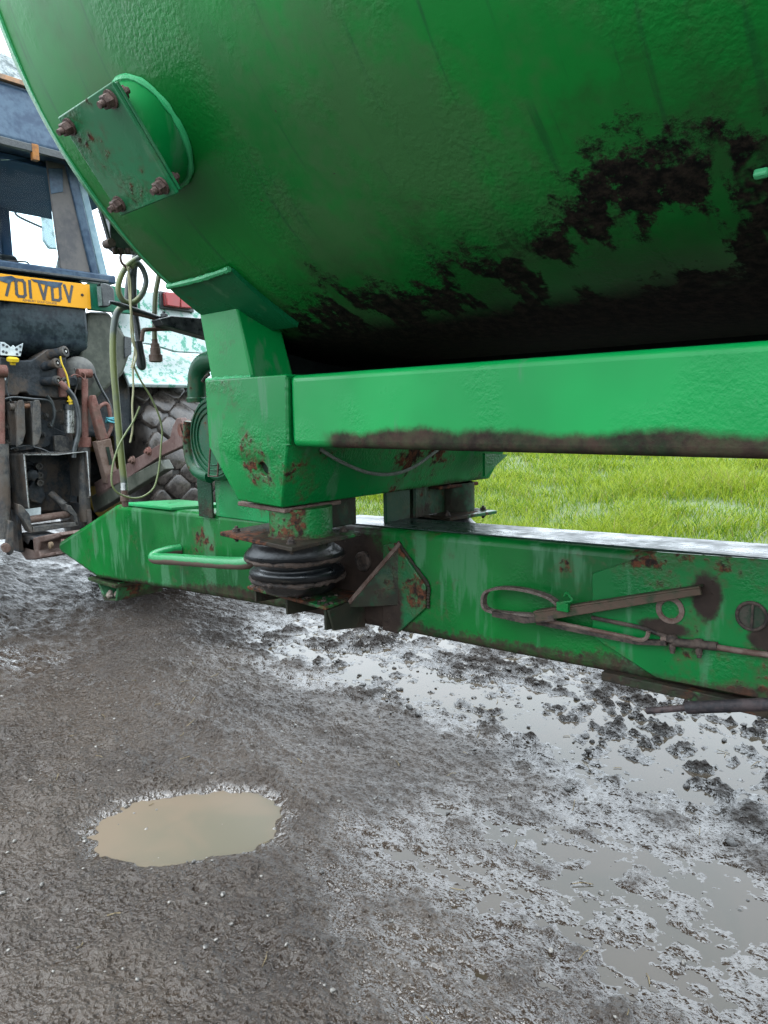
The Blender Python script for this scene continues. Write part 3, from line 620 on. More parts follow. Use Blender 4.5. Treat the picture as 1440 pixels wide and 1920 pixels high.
# rear side plate from the bottom plate down to the drawbar foot, and the sloping gusset
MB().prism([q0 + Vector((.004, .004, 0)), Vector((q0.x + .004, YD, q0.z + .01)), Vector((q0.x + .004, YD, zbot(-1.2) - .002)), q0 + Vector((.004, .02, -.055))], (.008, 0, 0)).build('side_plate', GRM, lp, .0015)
gA = P(748, 1019, 'y', YD - .004); gB = P(653, 1130, 'x', lowN.x + .002)
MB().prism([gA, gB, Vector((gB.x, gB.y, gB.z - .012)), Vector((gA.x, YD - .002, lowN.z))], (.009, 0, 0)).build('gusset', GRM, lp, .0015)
MB().tube([gA + Vector((.0045, -.001, .001)), gB + Vector((.0045, -.001, .001))], 0, flat=(.011, .004, (1, 0, 0))).build('gusset_edge', RUSTY, lp)
dirt_blobs = MB()
for i in range(60):
    f_ = random.random(); q = lowL.lerp(lowN, f_) + (lowR - lowN) * random.uniform(.03, .6)
    rr = random.uniform(.004, .011); dirt_blobs.lathe(q + Vector((0, 0, -.001)), (random.uniform(-.2, .2), random.uniform(-.2, .2), 1), [(0, rr), (rr * .35, rr * .8), (rr * .6, rr * .3)], 7)
o = dirt_blobs.build('caked_mud', DIRTM, lp); tag(o, None, kind='stuff')
# far air spring, seen past the drawbar
FZ = .757
FT = [P(707, 951, 'z', FZ), P(843, 971, 'z', FZ), P(932, 957, 'z', FZ)]; FT[0] = FT[1] + (FT[0] - FT[1]).normalized() * .29; FT.append(FT[0] + FT[2] - FT[1])
fc = sum(FT, Vector()) / 4
spring('far air bellows', FT, None, None, .575, fc, fc + Vector((0, -.01, 0)), None, True)
fq = P(850, 940, 'x', fc.x + .06)
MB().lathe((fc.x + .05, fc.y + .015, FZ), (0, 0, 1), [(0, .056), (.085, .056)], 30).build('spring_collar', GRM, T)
ff = [P(825, 912, 'z', .842), P(898, 903, 'z', .842)]
MB().prism([ff[0], ff[1], ff[1] + Vector((-.25, -.01, 0)), ff[0] + Vector((-.25, -.01, 0))], (0, 0, -.010)).build('collar_flange', SPM, T, .003)
MB().prism([Vector((fc.x - .14, 1.49, .565)), Vector((fc.x + .14, 1.49, .565)), Vector((fc.x + .14, 1.78, .565)), Vector((fc.x - .14, 1.78, .565))], (0, 0, .010)).build('bottom_plate', SPM, T, .002)
# guide blocks between cross member and drawbar
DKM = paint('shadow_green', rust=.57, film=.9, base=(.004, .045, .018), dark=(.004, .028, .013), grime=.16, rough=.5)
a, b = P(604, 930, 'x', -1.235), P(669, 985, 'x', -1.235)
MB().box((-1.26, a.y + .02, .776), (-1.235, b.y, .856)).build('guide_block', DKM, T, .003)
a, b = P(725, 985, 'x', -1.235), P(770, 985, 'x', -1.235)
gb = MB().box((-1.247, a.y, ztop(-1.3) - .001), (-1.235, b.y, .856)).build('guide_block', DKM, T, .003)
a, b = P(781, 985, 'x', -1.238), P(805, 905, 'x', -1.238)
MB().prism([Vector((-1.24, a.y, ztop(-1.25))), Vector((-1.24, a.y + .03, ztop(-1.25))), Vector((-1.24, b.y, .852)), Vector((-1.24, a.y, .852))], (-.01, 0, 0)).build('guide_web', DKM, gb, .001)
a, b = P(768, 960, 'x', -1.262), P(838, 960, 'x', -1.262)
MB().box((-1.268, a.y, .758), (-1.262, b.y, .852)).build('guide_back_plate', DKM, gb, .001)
# round boss on the drawbar behind the near bellows
bq = P(683, 1052, 'y', YD)
MB().lathe(bq, (0, -1, 0), [(0, .026), (.008, .026), (.012, .022), (.012, .015), (.004, .013)], 26).build('pivot_boss', DIRTM, db)
# reinforcing plates on the drawbar side
def faceplate(name, pts, t, mat, bevel=.002):
    return MB().prism([P(a_, b_, 'y', YD - .0005) for a_, b_ in pts], (0, -t, 0)).build(name, mat, db, bevel)
RPM = paint('patch_paint', rust=.56, film=.60, base=(.004, .12, .034), dark=(.006, .085, .028), grime=.10, stain=((-1.16, .56, .05, .10),))
faceplate('patch_plate', [(722, 1022), (745, 1017), (801, 1098), (801, 1139), (748, 1187), (720, 1180)], .007, RPM)
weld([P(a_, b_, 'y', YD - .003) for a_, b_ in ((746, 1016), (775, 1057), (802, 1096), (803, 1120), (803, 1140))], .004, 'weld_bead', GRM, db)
RP2 = paint('patch_paint_rear', stain=((-.40, .715, .028, .05), (-.47, .645, .05, .018), (-.30, .66, .03, .03)), rust=.60, film=.62, base=(.001, .135, .026), dark=(.001, .10, .021), zlo=zbot(0) + .012, zslope=.049, zamp=.02)
faceplate('patch_plate', [(1113, 1074), (1234, 1034), (1560, 1056), (1900, 1085), (1900, 1400), (1235, 1270), (1113, 1192)], .008, RP2)
fl = [P(1128, 1262, 'y', YD - .012), P(1440, 1325, 'y', YD - .012)]
flz = lambda x: zbot(x) - .012
MB().prism([(fl[0].x, YD - .014, zbot(fl[0].x) + .006), (.6, YD - .014, zbot(-.2) + .018), (.6, YD - .014, zbot(-.2) - .008), (fl[0].x, YD - .014, zbot(fl[0].x) - .012)], (0, WD + .02, 0)).build('bottom_flange', paint('flange_dirt', rust=.5, film=.9, grime=.22, base=(.005, .11, .03)), db, .002)
# top strip with a seam
TOPM = metal_dirty('wet_top', (.006, .030, .020), (.030, .045, .040), .28, 10, bump=.9, spec=.30)
MB().box((-1.42, YD + .020, 0), (XR, YD + WD - .010, .003), Matrix.Translation((0, 0, ztop(0) + .0005)) @ Matrix.Shear('XZ', 4, (0, 0)) @ Matrix(((1, 0, 0, 0), (0, 1, 0, 0), (.03, 0, 1, 0), (0, 0, 0, 1)))).build('top_strip', TOPM, db, .001)
# rings and holes in the rear plate
rq = P(1257, 1143, 'y', YD - .008); MB().lathe(rq, (0, -1, 0), [(0, .026), (.003, .026), (.004, .017), (.0, .016)], 26).build('hole_ring', RUSTY, db)
rq = P(1410, 1155, 'y', YD - .008)
pp = [rq + Vector((math.cos(t), 0, math.sin(t))) * .0235 + Vector((0, -.002, 0)) for t in np.linspace(0, 2 * math.pi, 41)[:-1]]
hr = MB().tube(pp, .0032, 8, True).build('hole_ring', DIRTM, db)
MB().lathe(rq, (0, -1, 0), [(0, .022), (.0012, .022)], 30).build('hole_ring_infill', metal_dirty('hole_infill', (.012, .03, .015), (.05, .045, .035), .8, 30), hr)
MB().box((rq.x - .001, rq.y - .004, rq.z - .021), (rq.x + .003, rq.y, rq.z + .021)).build('hole_ring_bar', DIRTM, hr, .001)
# parking brake lever gear hung on the drawbar side
YL = YD - .030
lev = MB(); a, b = P(1000, 1150, 'y', YL - .01), P(1312, 1103, 'y', YL)
dirn = (b - a).normalized(); upv = Vector((0, 0, 1)) - dirn * dirn.z; upv.normalize()
lv = MB().prism([a, b, b - upv * .012, a - upv * .019], (0, .006, 0))
lv.prism([a, b, b + Vector((0, .022, .0)), a + Vector((0, .026, 0))], upv * .004)
LVM = metal_dirty('lever_brown', (.022, .034, .016), (.070, .044, .030), .6, 16, thr=(.36, .55))
lever = lv.build('brake_lever', LVM, T, .0012)
loop = [P(*q, 'y', YL + .004) for q in ((1052, 1138), (1030, 1120), (990, 1107), (945, 1102), (915, 1108), (907, 1124), (913, 1142), (945, 1149), (990, 1152), (1015, 1154))]
MB().tube(cr(loop, 8), 0, flat=(.017, .006, (0, 1, 0))).build('lever_loop', metal_dirty('loop_rust', (.075, .052, .042), (.13, .105, .09), .75, 70, bump=.8), lever)
MB().tube([P(*q, 'y', YL - .004) for q in ((925, 1150), (985, 1163), (1040, 1158))], 0, flat=(.010, .012, (0, 1, 0))).build('lever_grip', DIRTM, lever)
clip = [P(*q, 'y', YL - .012) for q in ((1050, 1137), (1052, 1130), (1072, 1127), (1068, 1117), (1062, 1112), (1058, 1118))]
MB().tube(cr(clip, 5), .0026, 8).build('spring_clip', GP, lever)
MB().box((P(1050, 1138, 'y', YL).x, YL - .016, P(1050, 1138, 'y', YL).z - .004), (P(1072, 1132, 'y', YL).x, YL - .004, P(1072, 1132, 'y', YL).z + .003)).build('clip_base', GP, lever, .001)
rod = [P(*q, 'y', YL + .008) for q in ((1008, 1160), (1090, 1177), (1170, 1193), (1200, 1200), (1212, 1196), (1216, 1184))]
MB().tube(cr(rod, 5), .0042, 8).build('brake_rod', RUSTY, lever)
MB().tube([P(*q, 'y', YL + .012) for q in ((1008, 1166), (1195, 1203), (1250, 1205))], 0, flat=(.012, .009, (0, 1, 0))).build('rod_channel', DIRTM, lever)
MB().tube([P(*q, 'y', YL + .018) for q in ((1110, 1158), (1200, 1176), (1255, 1196))], .0042, 8).build('brake_rod', DIRTM, lever)
cab = [P(*q, 'y', YD - .016) for q in ((1240, 1198), (1300, 1206), (1370, 1218), (1440, 1228), (1600, 1252), (1800, 1284))]
bc = MB().tube(cr(cab, 5), .0055, 10).build('brake_cable', RUSTY, db)
MB().tube([P(*q, 'y', YD - .018) for q in ((1262, 1204), (1345, 1212))], .008, 10).build('cable_sleeve', DIRTM, bc)
for q in ((1258, 1203), (1308, 1211)):
    p_ = P(*q, 'y', YD - .020); MB().lathe(p_ + Vector((0, .004, .012)), (.1, -.1, -1), [(0, .006), (.004, .010), (.012, .011), (.016, .006), (.028, .006), (.029, .0045), (.034, .004)], 10).build('cable_clamp', DIRTM, bc)
# long stub pipe reaching in beside the drawbar
PIPEM = metal_dirty('dark_pipe', (.022, .017, .018), (.060, .042, .040), .6, 30)
YP = 1.12
pp = [P(*q, 'y', YP) for q in ((1213, 1333), (1290, 1327), (1360, 1324), (1440, 1321), (1700, 1322))]
pj = MB().tube(cr(pp, 5), .0055, 12).build('jack_pipe', PIPEM, T)
MB().tube(cr([P(*q, 'y', YP) for q in ((1288, 1327), (1360, 1324), (1440, 1321), (1700, 1322))], 5), .0098, 14).build('pipe_sleeve', metal_dirty('sleeve_black', (.016, .014, .016), (.045, .033, .033), .65, 40), pj)

# vacuum pump, elbow and stand in front of the cross member
PUMPM = paint('pump_paint', rust=.58, film=.8, base=(.006, .085, .034), dark=(.006, .05, .022), grime=.05, peel=.2)
YPm = 1.27
el = [P(*q, 'y', YPm) for q in ((370, 752), (370, 722), (372, 700), (380, 684), (396, 676), (430, 674))]
pump_body = [P(*q, 'y', YPm) for q in ((392, 830),)][0]
pb = MB().lathe(pump_body + Vector((.05, 0, .015)), (0, 1, 0), [(-.02, .05), (-.02, .120), (-.012, .128), (.02, .128), (.03, .105), (.12, .10), (.13, .05)], 40).build('vacuum_pump', PUMPM, T)
for r_ in (.112, .096, .080):
    cpt = pump_body + Vector((.05, -.022, .015)); pp = [cpt + Vector((math.cos(t) * r_, 0, math.sin(t) * r_)) for t in np.linspace(0, 6.283, 49)[:-1]]
    MB().tube(pp, .0028, 6, True).build('pulley_groove', PUMPM, pb)
vol = [P(*q, 'y', YPm - .005) for q in ((352, 790), (351, 830), (358, 865), (372, 885), (395, 893))]
MB().tube(cr(vol, 6), [.012 + .0004 * i for i in range(25)], 12).build('volute', PUMPM, pb)
eb = MB().tube(cr(el, 6), .030, 18).build('elbow_pipe', PUMPM, pb)
MB().lathe(P(370, 752, 'y', YPm, (0, 0, -.004)), (0, 0, 1), [(0, .032), (.012, .034), (.016, .030)], 18).build('elbow_lip', PUMPM, pb)
MB().tube(cr([P(*q, 'y', YPm - .05) for q in ((380, 715), (386, 706), (392, 702))], 4), .005, 8).build('pump_clip', DIRTM, pb)
brk = [P(*q, 'y', 1.20) for q in ((391, 905), (391, 862), (395, 830))]
MB().tube([P(*q, 'y', 1.20) for q in ((410, 858), (408, 893), (391, 893), (394, 845), (398, 830))], .003, 8).build('pump_bracket', RUSTY, pb)
STDM = paint('stand_paint', rust=.64, film=.60, base=(.004, .20, .055), zlo=None)
a, b = P(402, 900, 'y', YD - .002), P(500, 900, 'y', YD - .002)
st_ = MB().box((a.x, YD - .003, .735), (b.x + .05, YD + .12, .915)).build('pump_stand', STDM, T, .004)
MB().box((P(369, 900, 'y', 1.29).x, 1.285, .905), (b.x, 1.44, .914)).build('stand_shelf', RUSTY, st_, .002)
a, b = P(370, 903, 'y', 1.292), P(401, 972, 'y', 1.292)
MB().box((a.x, 1.29, b.z), (b.x - .003, 1.297, .904)).build('stand_side_plate', DKM, st_, .002)

# things under the tank at the front: struts and a bracket seen through the gap
m = MB().tube([P(520, 668, 'x', -1.55), P(562, 703, 'x', -1.55)], 0, flat=(.008, .004, (1, 0, 0))).build('strut', GREYH, T)
MB().box((-1.62, P(540, 690, 'x', -1.6).y, 1.17), (-1.55, P(575, 690, 'x', -1.6).y, 1.185)).build('front_bracket', RUSTY, T, .002)
# black hose-rest arm reaching forward from the frame
BLK = metal_dirty('black_paint', (.010, .014, .016), (.040, .045, .046), .38, 22, spec=.5)
ARX = -1.95
arm = MB().prism([P(282, 601, 'x', ARX), P(305, 595, 'x', ARX), P(395, 602, 'x', ARX), P(395, 642, 'x', ARX), P(290, 613, 'x', ARX)], (.05, 0, 0)).build('hose_rest_arm', BLK, T, .003)
MB().tube([P(205, 566, 'x', ARX), P(222, 570, 'x', ARX), P(300, 597, 'x', ARX)], [.004, .007, .007], 10).build('hose_rest_rod', BLK, arm)
MB().tube([P(245, 586, 'x', ARX), P(300, 600, 'x', ARX)], .005, 8).build('hose_rest_rod', RUSTY, arm)
MB().hexbolt(P(308, 595, 'x', ARX + .02), (0, 0, 1), .010, .012).build('bolt', BLK, arm)
MB().tube(cr([P(318, 617, 'x', ARX), P(275, 618, 'x', ARX), P(268, 622, 'x', ARX), P(266, 640, 'x', ARX)], 5), .006, 8).build('hose_rest_hook', RUSTY, arm)
# black manifold behind the rim with its hook
MXX = -1.75
mf = MB().prism([P(188, 385, 'x', MXX), P(205, 402, 'x', MXX), P(206, 455, 'x', MXX), P(222, 468, 'x', MXX), P(262, 470, 'x', MXX), P(262, 400, 'x', MXX)], (-.06, .02, 0)).build('valve_block', BLK, T, .004)
MB().tube([P(186, 385, 'x', MXX + .01), P(207, 458, 'x', MXX + .01)], .006, 10).build('valve_lever', BLK, mf)
MB().lathe(P(206, 456, 'x', MXX + .02), (1, 0, 0), [(-.02, .011), (.01, .011)], 12).build('valve_knob', DIRTM, mf)
for px_ in (216, 226, 240): MB().lathe(P(px_, 466, 'x', MXX), (0, 0, -1), [(0, .008), (.012, .008), (.014, .006)], 10).build('valve_port', DIRTM, mf)
# dark plates added to shut out the sky between tank and beams
GAPM = metal_dirty('gap_filler_black', (.004, .007, .007), (.012, .016, .015), .85, 20, spec=.15)
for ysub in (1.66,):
    MB().box((-1.425, ysub, 1.118), (4.0, ysub + .014, 1.232)).build('gap_filler_web', GAPM, T, .001)

MB().box((-1.428, 1.10, 1.120), (-1.420, 1.74, 1.235)).build('gap_filler_front', GAPM, T, .001)  # added dark plate closing the front of the same gap

# ================================================================== TRACTOR
TY = 1.43; TX = -3.6
K = thing('tractor', (-4.4, TY, 0), 'muddy dark green tractor with yellow number plate and rear linkage', 'tractor')
CAST = metal_dirty('cast_grey', (.009, .013, .017), (.032, .038, .044), .5, 16, bump=.5, dust=.75)
CAST2 = metal_dirty('cast_light', (.032, .034, .036), (.095, .088, .078), .55, 22, bump=.5, dust=.8)
STEEL = metal_dirty('bright_steel', (.25, .26, .26), (.42, .42, .40), .32, 40, metal=.8, bump=.1)
REDR = metal_dirty('faded_red_rust', (.13, .050, .038), (.19, .095, .078), .65, 22, bump=.6, dust=.6)
OLIVE = metal_dirty('fender_olive', (.045, .052, .040), (.085, .090, .072), .5, 8, bump=.2)
GLOSSB = metal_dirty('gloss_dark_panel', (.010, .016, .022), (.035, .050, .058), .15, 10, bump=.12)
CABB = metal_dirty('cab_blue_grey', (.022, .046, .085), (.060, .100, .145), .42, 9, bump=.15)
CABT = metal_dirty('cab_taupe', (.080, .078, .082), (.13, .12, .115), .65, 6, bump=.15)
LININ = metal_dirty('cab_lining', (.024, .065, .140), (.040, .090, .170), .8, 4, bump=.1)
TGREEN = metal_dirty('tractor_green', (.015, .17, .095), (.02, .13, .075), .4, 12)
g = G('flaking_fender'); c = g.mix(g.ss(g.noise(22, 5, .75), .50, .58), (.40, .47, .46), (.03, .24, .15)); FLAKE = g.bsdf(c, .4, nrm=g.bump(g.noise(60, 4), .3, .003))
YELP = G('plate_yellow').bsdf((.56, .25, .004), .4, alb=.9, spec=.25)
PLCH = G('plate_black').bsdf((.030, .034, .042), .4)
YELL = G('yellow_plastic').bsdf((.62, .42, .01), .4)
g = G('window_glass'); gl = g.n('ShaderNodeBsdfGlossy'); gl.inputs['Roughness'].default_value = .03; tp_ = g.n('ShaderNodeBsdfTransparent'); tp_.inputs[0].default_value = (.93, .97, .98, 1)
fr = g.n('ShaderNodeFresnel'); fr.inputs[0].default_value = 1.10; ms = g.n('ShaderNodeMixShader')
g.t.links.new(fr.outputs[0], ms.inputs[0]); g.t.links.new(tp_.outputs[0], ms.inputs[1]); g.t.links.new(gl.outputs[0], ms.inputs[2]); g.t.links.new(ms.outputs[0], g.o.inputs['Surface']); GLASS = g.m
def TP(px, py, x=TX, off=(0, 0, 0)): return P(px, py, 'x', x, off)
def poly_x(pts, d, x=TX): return MB().prism([TP(a_, b_, x) for a_, b_ in pts], (d, 0, 0))
def mir(q): return Vector((q[0], 2 * TY - q[1], q[2]))

# cab: roof, frame, glass, lining
roof_lo, roof_hi = 2.345, 2.60
XRf = TX + .12
rf = MB(); a = TP(0, 265, XRf); zl = TP(120, 292, XRf).z; zt = TP(0, 136, XRf).z
rf.add([(XRf, .72, zl), (XRf, 2.14, zl), (XRf - .06, 2.10, zt), (XRf - .06, .76, zt), (-4.58, .72, zl), (-4.58, 2.14, zl), (-4.52, 2.10, zt), (-4.52, .76, zt)], [(0, 1, 2, 3), (1, 5, 6, 2), (5, 4, 7, 6), (4, 0, 3, 7), (3, 2, 6, 7), (0, 4, 5, 1)])
roof = rf.build('cab_roof', CABB, K, .03, seg=3)
MB().box((XRf - .01, .74, zl - .022), (XRf + .012, 2.12, zl + .012)).build('roof_lip', BLK, roof, .003)
MB().box((XRf - .012, TP(58, 280, XRf).y, zl - .055), (XRf + .016, TP(66, 280, XRf).y + .01, zl + .014)).build('roof_catch', metal_dirty('orange_plastic', (.35, .14, .03), (.22, .10, .04), .5, 30), roof, .002)
RFT = metal_dirty('roof_top_flake', (.25, .28, .28), (.06, .08, .08), .5, 18)
rt_ = MB().add([(XRf - .055, .76, zt + .002), (XRf - .055, 2.10, zt + .002), (XRf - .16, 2.02, zt + .17), (XRf - .16, .84, zt + .17), (-4.4, 2.02, zt + .17), (-4.4, .84, zt + .17), (-4.5, 2.08, zt + .002), (-4.5, .78, zt + .002)], [(0, 1, 2, 3), (3, 2, 4, 5), (5, 4, 6, 7), (1, 6, 4, 2), (0, 3, 5, 7), (0, 7, 6, 1)]).build('roof_hatch', RFT, roof, .03)
MB().box((XRf - .062, .76, zt - .008), (XRf - .035, 2.10, zt + .014)).build('roof_trim', metal_dirty('trim_orange', (.40, .22, .12), (.25, .17, .12), .6, 30), roof, .002)
MB().box((-4.5, .75, zl - .03), (TX - .02, 2.11, zl - .004)).build('roof_lining', LININ, roof, .004)
wb = TP(0, 505).z
# rear corner post of the cab and window posts
def post4(pts, d, mat, name, x=TX, bevel=.006):
    o = poly_x(pts, d, x).build(name, mat, K, bevel)
    m2 = MB().prism([mir(TP(a_, b_, x)) for a_, b_ in pts], (d, 0, 0)).build(name, mat, K, bevel); return o
pr_ = post4([(86, 296), (122, 300), (172, 514), (114, 508)], -.015, CABT, 'cab_post')
poly_x([(90, 316), (117, 316), (118, 360), (95, 364)], .004).build('post_pad', CABB, pr_, .002)
post4([(121, 300), (140, 306), (187, 516), (172, 514)], -.03, CABB, 'window_seal', TX + .012)
post4([(139, 308), (160, 340), (203, 518), (187, 516)], -.05, metal_dirty('pale_blue_frame', (.19, .30, .36), (.30, .42, .46), .4, 8), 'corner_frame', TX - .01)
sillz0, sillz1 = TP(0, 506).z, TP(0, 488).z
MB().box((TX - .06, .90, sillz0), (TX + .015, TP(215, 522).y, sillz1)).build('window_sill', CABB, K, .008)
MB().box((TX + .016, .92, sillz0 + .002), (TX + .021, TP(200, 522).y, sillz0 + .014)).build('sill_seal', BLK, K, .002)
# front of the cab seen through the rear window
FX = -4.45
fpost = lambda y0, y1: MB().box((FX - .06, y0, 1.35), (FX, y1, zl)).build('front_post', LININ, K, .01)
yA = P(8, 450, 'x', FX).y; fpost(yA - .06, yA); fpost(2 * TY - yA + .55, 2 * TY - yA + .62); fpost(2.05, 2.10)
zA = P(40, 395, 'x', FX).z; MB().box((FX - .05, .75, zA), (FX + .02, 2.12, zl)).build('front_header', LININ, K, .02)
MB().box((FX - .06, .75, 1.05), (FX, 2.12, 1.62)).build('cab_bulkhead', LININ, K, .02)
MB().box((FX - .01, .80, 1.62), (FX - .006, 2.08, zA)).build('windscreen', GLASS, K)
MB().prism([TP(2, 300, TX - .02), TP(84, 296, TX - .02), TP(112, 508, TX - .02), TP(2, 490, TX - .02)], (-.004, 0, 0)).build('rear_window', GLASS, K)
MB().box((-4.35, 1.22, 1.35), (-4.0, 1.62, P(20, 482, 'x', -4.0).z - .05)).build('driver_seat', BLK, K, .05, seg=4)
hd = MB().lathe((-4.05, 1.30, P(20, 490, 'x', -4.05).z - .03), (0, 1, 0), [(0, .03), (.02, .06), (.30, .06), (.32, .03)], 14).build('seat_headrest', BLK, K)
MB().tube(cr([TP(16, 492, TX), TP(18, 490, TX), TP(48, 491, TX), TP(54, 496, TX), TP(56, 502, TX)], 4), .004, 8).build('window_handle', CAST, K)
# wing mirror on its stalk beyond the windscreen
MX = -5.5
g = G('mirror_painted_trees'); c = g.mix(g.ss(g.noise(7, 5, .7), .42, .60), (.42, .50, .52), (.10, .15, .12)); c = g.mix(g.ss(g.noise(3, 2), .5, .6), c, (.14, .22, .10)); MIRR = g.bsdf(c, .2)  # reflected trees are painted into the mirror's colour
wm = poly_x([(82, 389), (112, 390), (117, 396), (117, 462), (112, 468), (92, 466), (81, 450), (78, 398)], -.03, MX).build('wing_mirror', MIRR, K, .01)
MB().tube(cr([TP(28, 395, MX), TP(35, 406, MX), TP(78, 426, MX)], 5), .009, 8).build('wiper_arm', BLK, K)
MB().tube([TP(117, 470, MX), TP(108, 512, MX)], .022, 8).build('mirror_stalk', BLK, wm)

# rear panels
zpt, zpb = TP(80, 524).z, TP(80, 572).z
yR = TP(166, 555).y
pan = MB()
NPn = 12; pts = []
z0p, z1p = TP(80, 668).z, sillz0
prof = [(TX - .10, z0p), (TX - .02, z0p + .05), (TX + .0, z0p + .13), (TX - .015, z1p)]
py0, py1 = 1.05, TP(166, 600).y
pan.add([(q[0], yy_, q[1]) for yy_ in (py0, py1) for q in prof] + [(TX - .3, yy_, zz_) for yy_ in (py0, py1) for zz_ in (z0p, z1p)],
        [(i, i + 1, i + 5, i + 4) for i in range(3)] + [(0, 4, 10, 8), (3, 9, 11, 7), (4, 5, 6, 7, 11, 10), (0, 8, 9, 3, 2, 1), (8, 10, 11, 9)])
panel = pan.build('rear_panel', GLOSSB, K, .02, seg=3)
MB().box((TX - .03, TP(166, 555).y, TP(180, 582).z), (TX + .003, TP(262, 560).y, TP(180, 534).z + .005)).build('green_side_panel', TGREEN, K, .004)
# number plate with raised black characters
xp = TX + .016
npl = MB().box((xp, yR - .525, zpb), (xp + .004, yR, zpt)).build('number_plate', YELP, K, .003, label='yellow number plate with its top edge torn, reading 701 VDV')
PH = zpt - zpb; CH = PH * .72; CW = .051; SW = .0125; zc0 = zpb + PH * .17
def stroke(pts, closed=False):
    m_ = MB(); n_ = len(pts)
    for i in range(n_ if closed else n_ - 1):
        a_ = Vector((0,) + tuple(pts[i])); b_ = Vector((0,) + tuple(pts[(i + 1) % n_])); d_ = (b_ - a_).normalized(); nn = Vector((0, -d_.z, d_.y)) * SW / 2; a_ = a_ - d_ * SW * .42; b_ = b_ + d_ * SW * .42
        m_.prism([a_ - nn, b_ - nn, b_ + nn, a_ + nn], (.0015 + .00012 * i, 0, 0))
    return m_
def glyph(ch, yl):
    s_ = SW / 2; w_, h_ = CW, CH
    q = {'7': [[(s_, h_ - s_), (w_ - s_, h_ - s_), (w_ * .42, s_)]], '0': [[(s_, .016), (.014, s_), (w_ - .014, s_), (w_ - s_, .016), (w_ - s_, h_ - .016), (w_ - .014, h_ - s_), (.014, h_ - s_), (s_, h_ - .016), (s_, .016)]],
         '1': [[(s_, s_), (s_, h_ - s_)]], 'V': [[(s_, h_ - s_), (w_ / 2, s_), (w_ - s_, h_ - s_)]], 'D': [[(s_, s_), (w_ - .016, s_), (w_ - s_, .018), (w_ - s_, h_ - .018), (w_ - .016, h_ - s_), (s_, h_ - s_), (s_, s_)]],
         'M': [[(s_, s_), (s_, h_ - s_), (w_ / 2, h_ * .4), (w_ - s_, h_ - s_), (w_ - s_, s_)]]}[ch]
    for st in q:
        m_ = stroke(st); m_.v = [(xp + .004 + v_[0], yl + v_[1], zc0 + v_[2]) for v_ in m_.v]; m_.build('character', PLCH, npl, smooth=False)
yl = yR - .085 - CW
for ch in ('V', 'D', 'V'): glyph(ch, yl); yl -= CW + .0105
yl += CW + .0105 - .030 - SW; glyph('1', yl); yl -= .012 + CW; glyph('0', yl); yl -= CW + .0105; glyph('7', yl); yl -= CW + .0105; glyph('M', yl)
tx = bpy.data.curves.new('supplier_text', 'FONT'); tx.body = 'ASHBURY GOLF COURSE'; tx.size = .0145; tx.extrude = .0003
to = bpy.data.objects.new('supplier_text', tx); COL.objects.link(to); to.matrix_world = Matrix.Translation((xp + .0043, yR - .335, zpb + .006)) @ Matrix(((0, 0, 1, 0), (1, 0, 0, 0), (0, 1, 0, 0), (0, 0, 0, 1)))
bpy.context.view_layer.update(); dg = bpy.context.evaluated_depsgraph_get(); me = bpy.data.meshes.new_from_object(to.evaluated_get(dg)); me.transform(to.matrix_world); bpy.data.objects.remove(to)
me.materials.clear(); me.materials.append(PLCH); to = bpy.data.objects.new('supplier_text', me); COL.objects.link(to); attach(to, npl) ; to.parent = npl
for tpts in ([(0, 519), (22, 517), (34, 524), (25, 527), (14, 531), (5, 528), (0, 526)], [(58, 523), (66, 524), (88, 527), (118, 530), (114, 537), (102, 540), (92, 536), (82, 533), (74, 531), (64, 528)]):
    MB().prism([TP(a_, b_, xp + .0062) for a_, b_ in tpts], (-.0055, 0, 0)).build('torn_edge', CABB, npl, smooth=False)
MB().lathe(TP(154, 553, xp + .004), (1, 0, 0), [(0, .007), (.003, .007), (.004, .004)], 12).build('plate_screw', DIRTM, npl)
lampm = MB().prism([TP(181, 533, TX + .02), TP(190, 533, TX + .02), TP(200, 537, TX + .02), (TP(207, 545, TX + .02)), TP(208, 568, TX + .02), TP(196, 577, TX + .02), TP(184, 577, TX + .02)], (.045, 0, 0)).build('plate_lamp', BLK, K, .006)
poly_x([(181, 537), (189, 537), (192, 573), (184, 574)], .002, TX + .066).build('lamp_lens', metal_dirty('lens_grey', (.05, .08, .07), (.10, .14, .12), .15, 20), lampm, .001)
# white bracket card, yellow caps
WHITEP = metal_dirty('white_plate', (.40, .45, .46), (.55, .60, .60), .4, 20)
card = poly_x([(0, 641), (8, 642), (20, 651), (24, 647), (28, 651), (43, 643), (38, 668), (0, 666)], .005, TX + .02).build('hole_plate', WHITEP, K, .001)
for a_, b_ in ((6, 647), (13, 650), (6, 659), (12, 661), (31, 655), (32, 664), (38, 650), (38, 660)): MB().lathe(TP(a_, b_, TX + .025), (1, 0, 0), [(0, .006), (.0015, .006)], 10).build('slot', PLCH, card)
cap = MB().lathe(TP(24, 684, TX + .03), (.2, 0, 1), [(0, .012), (.012, .014), (.016, .026), (.030, .027), (.036, .018)], 16).build('dust_cap', YELL, K)
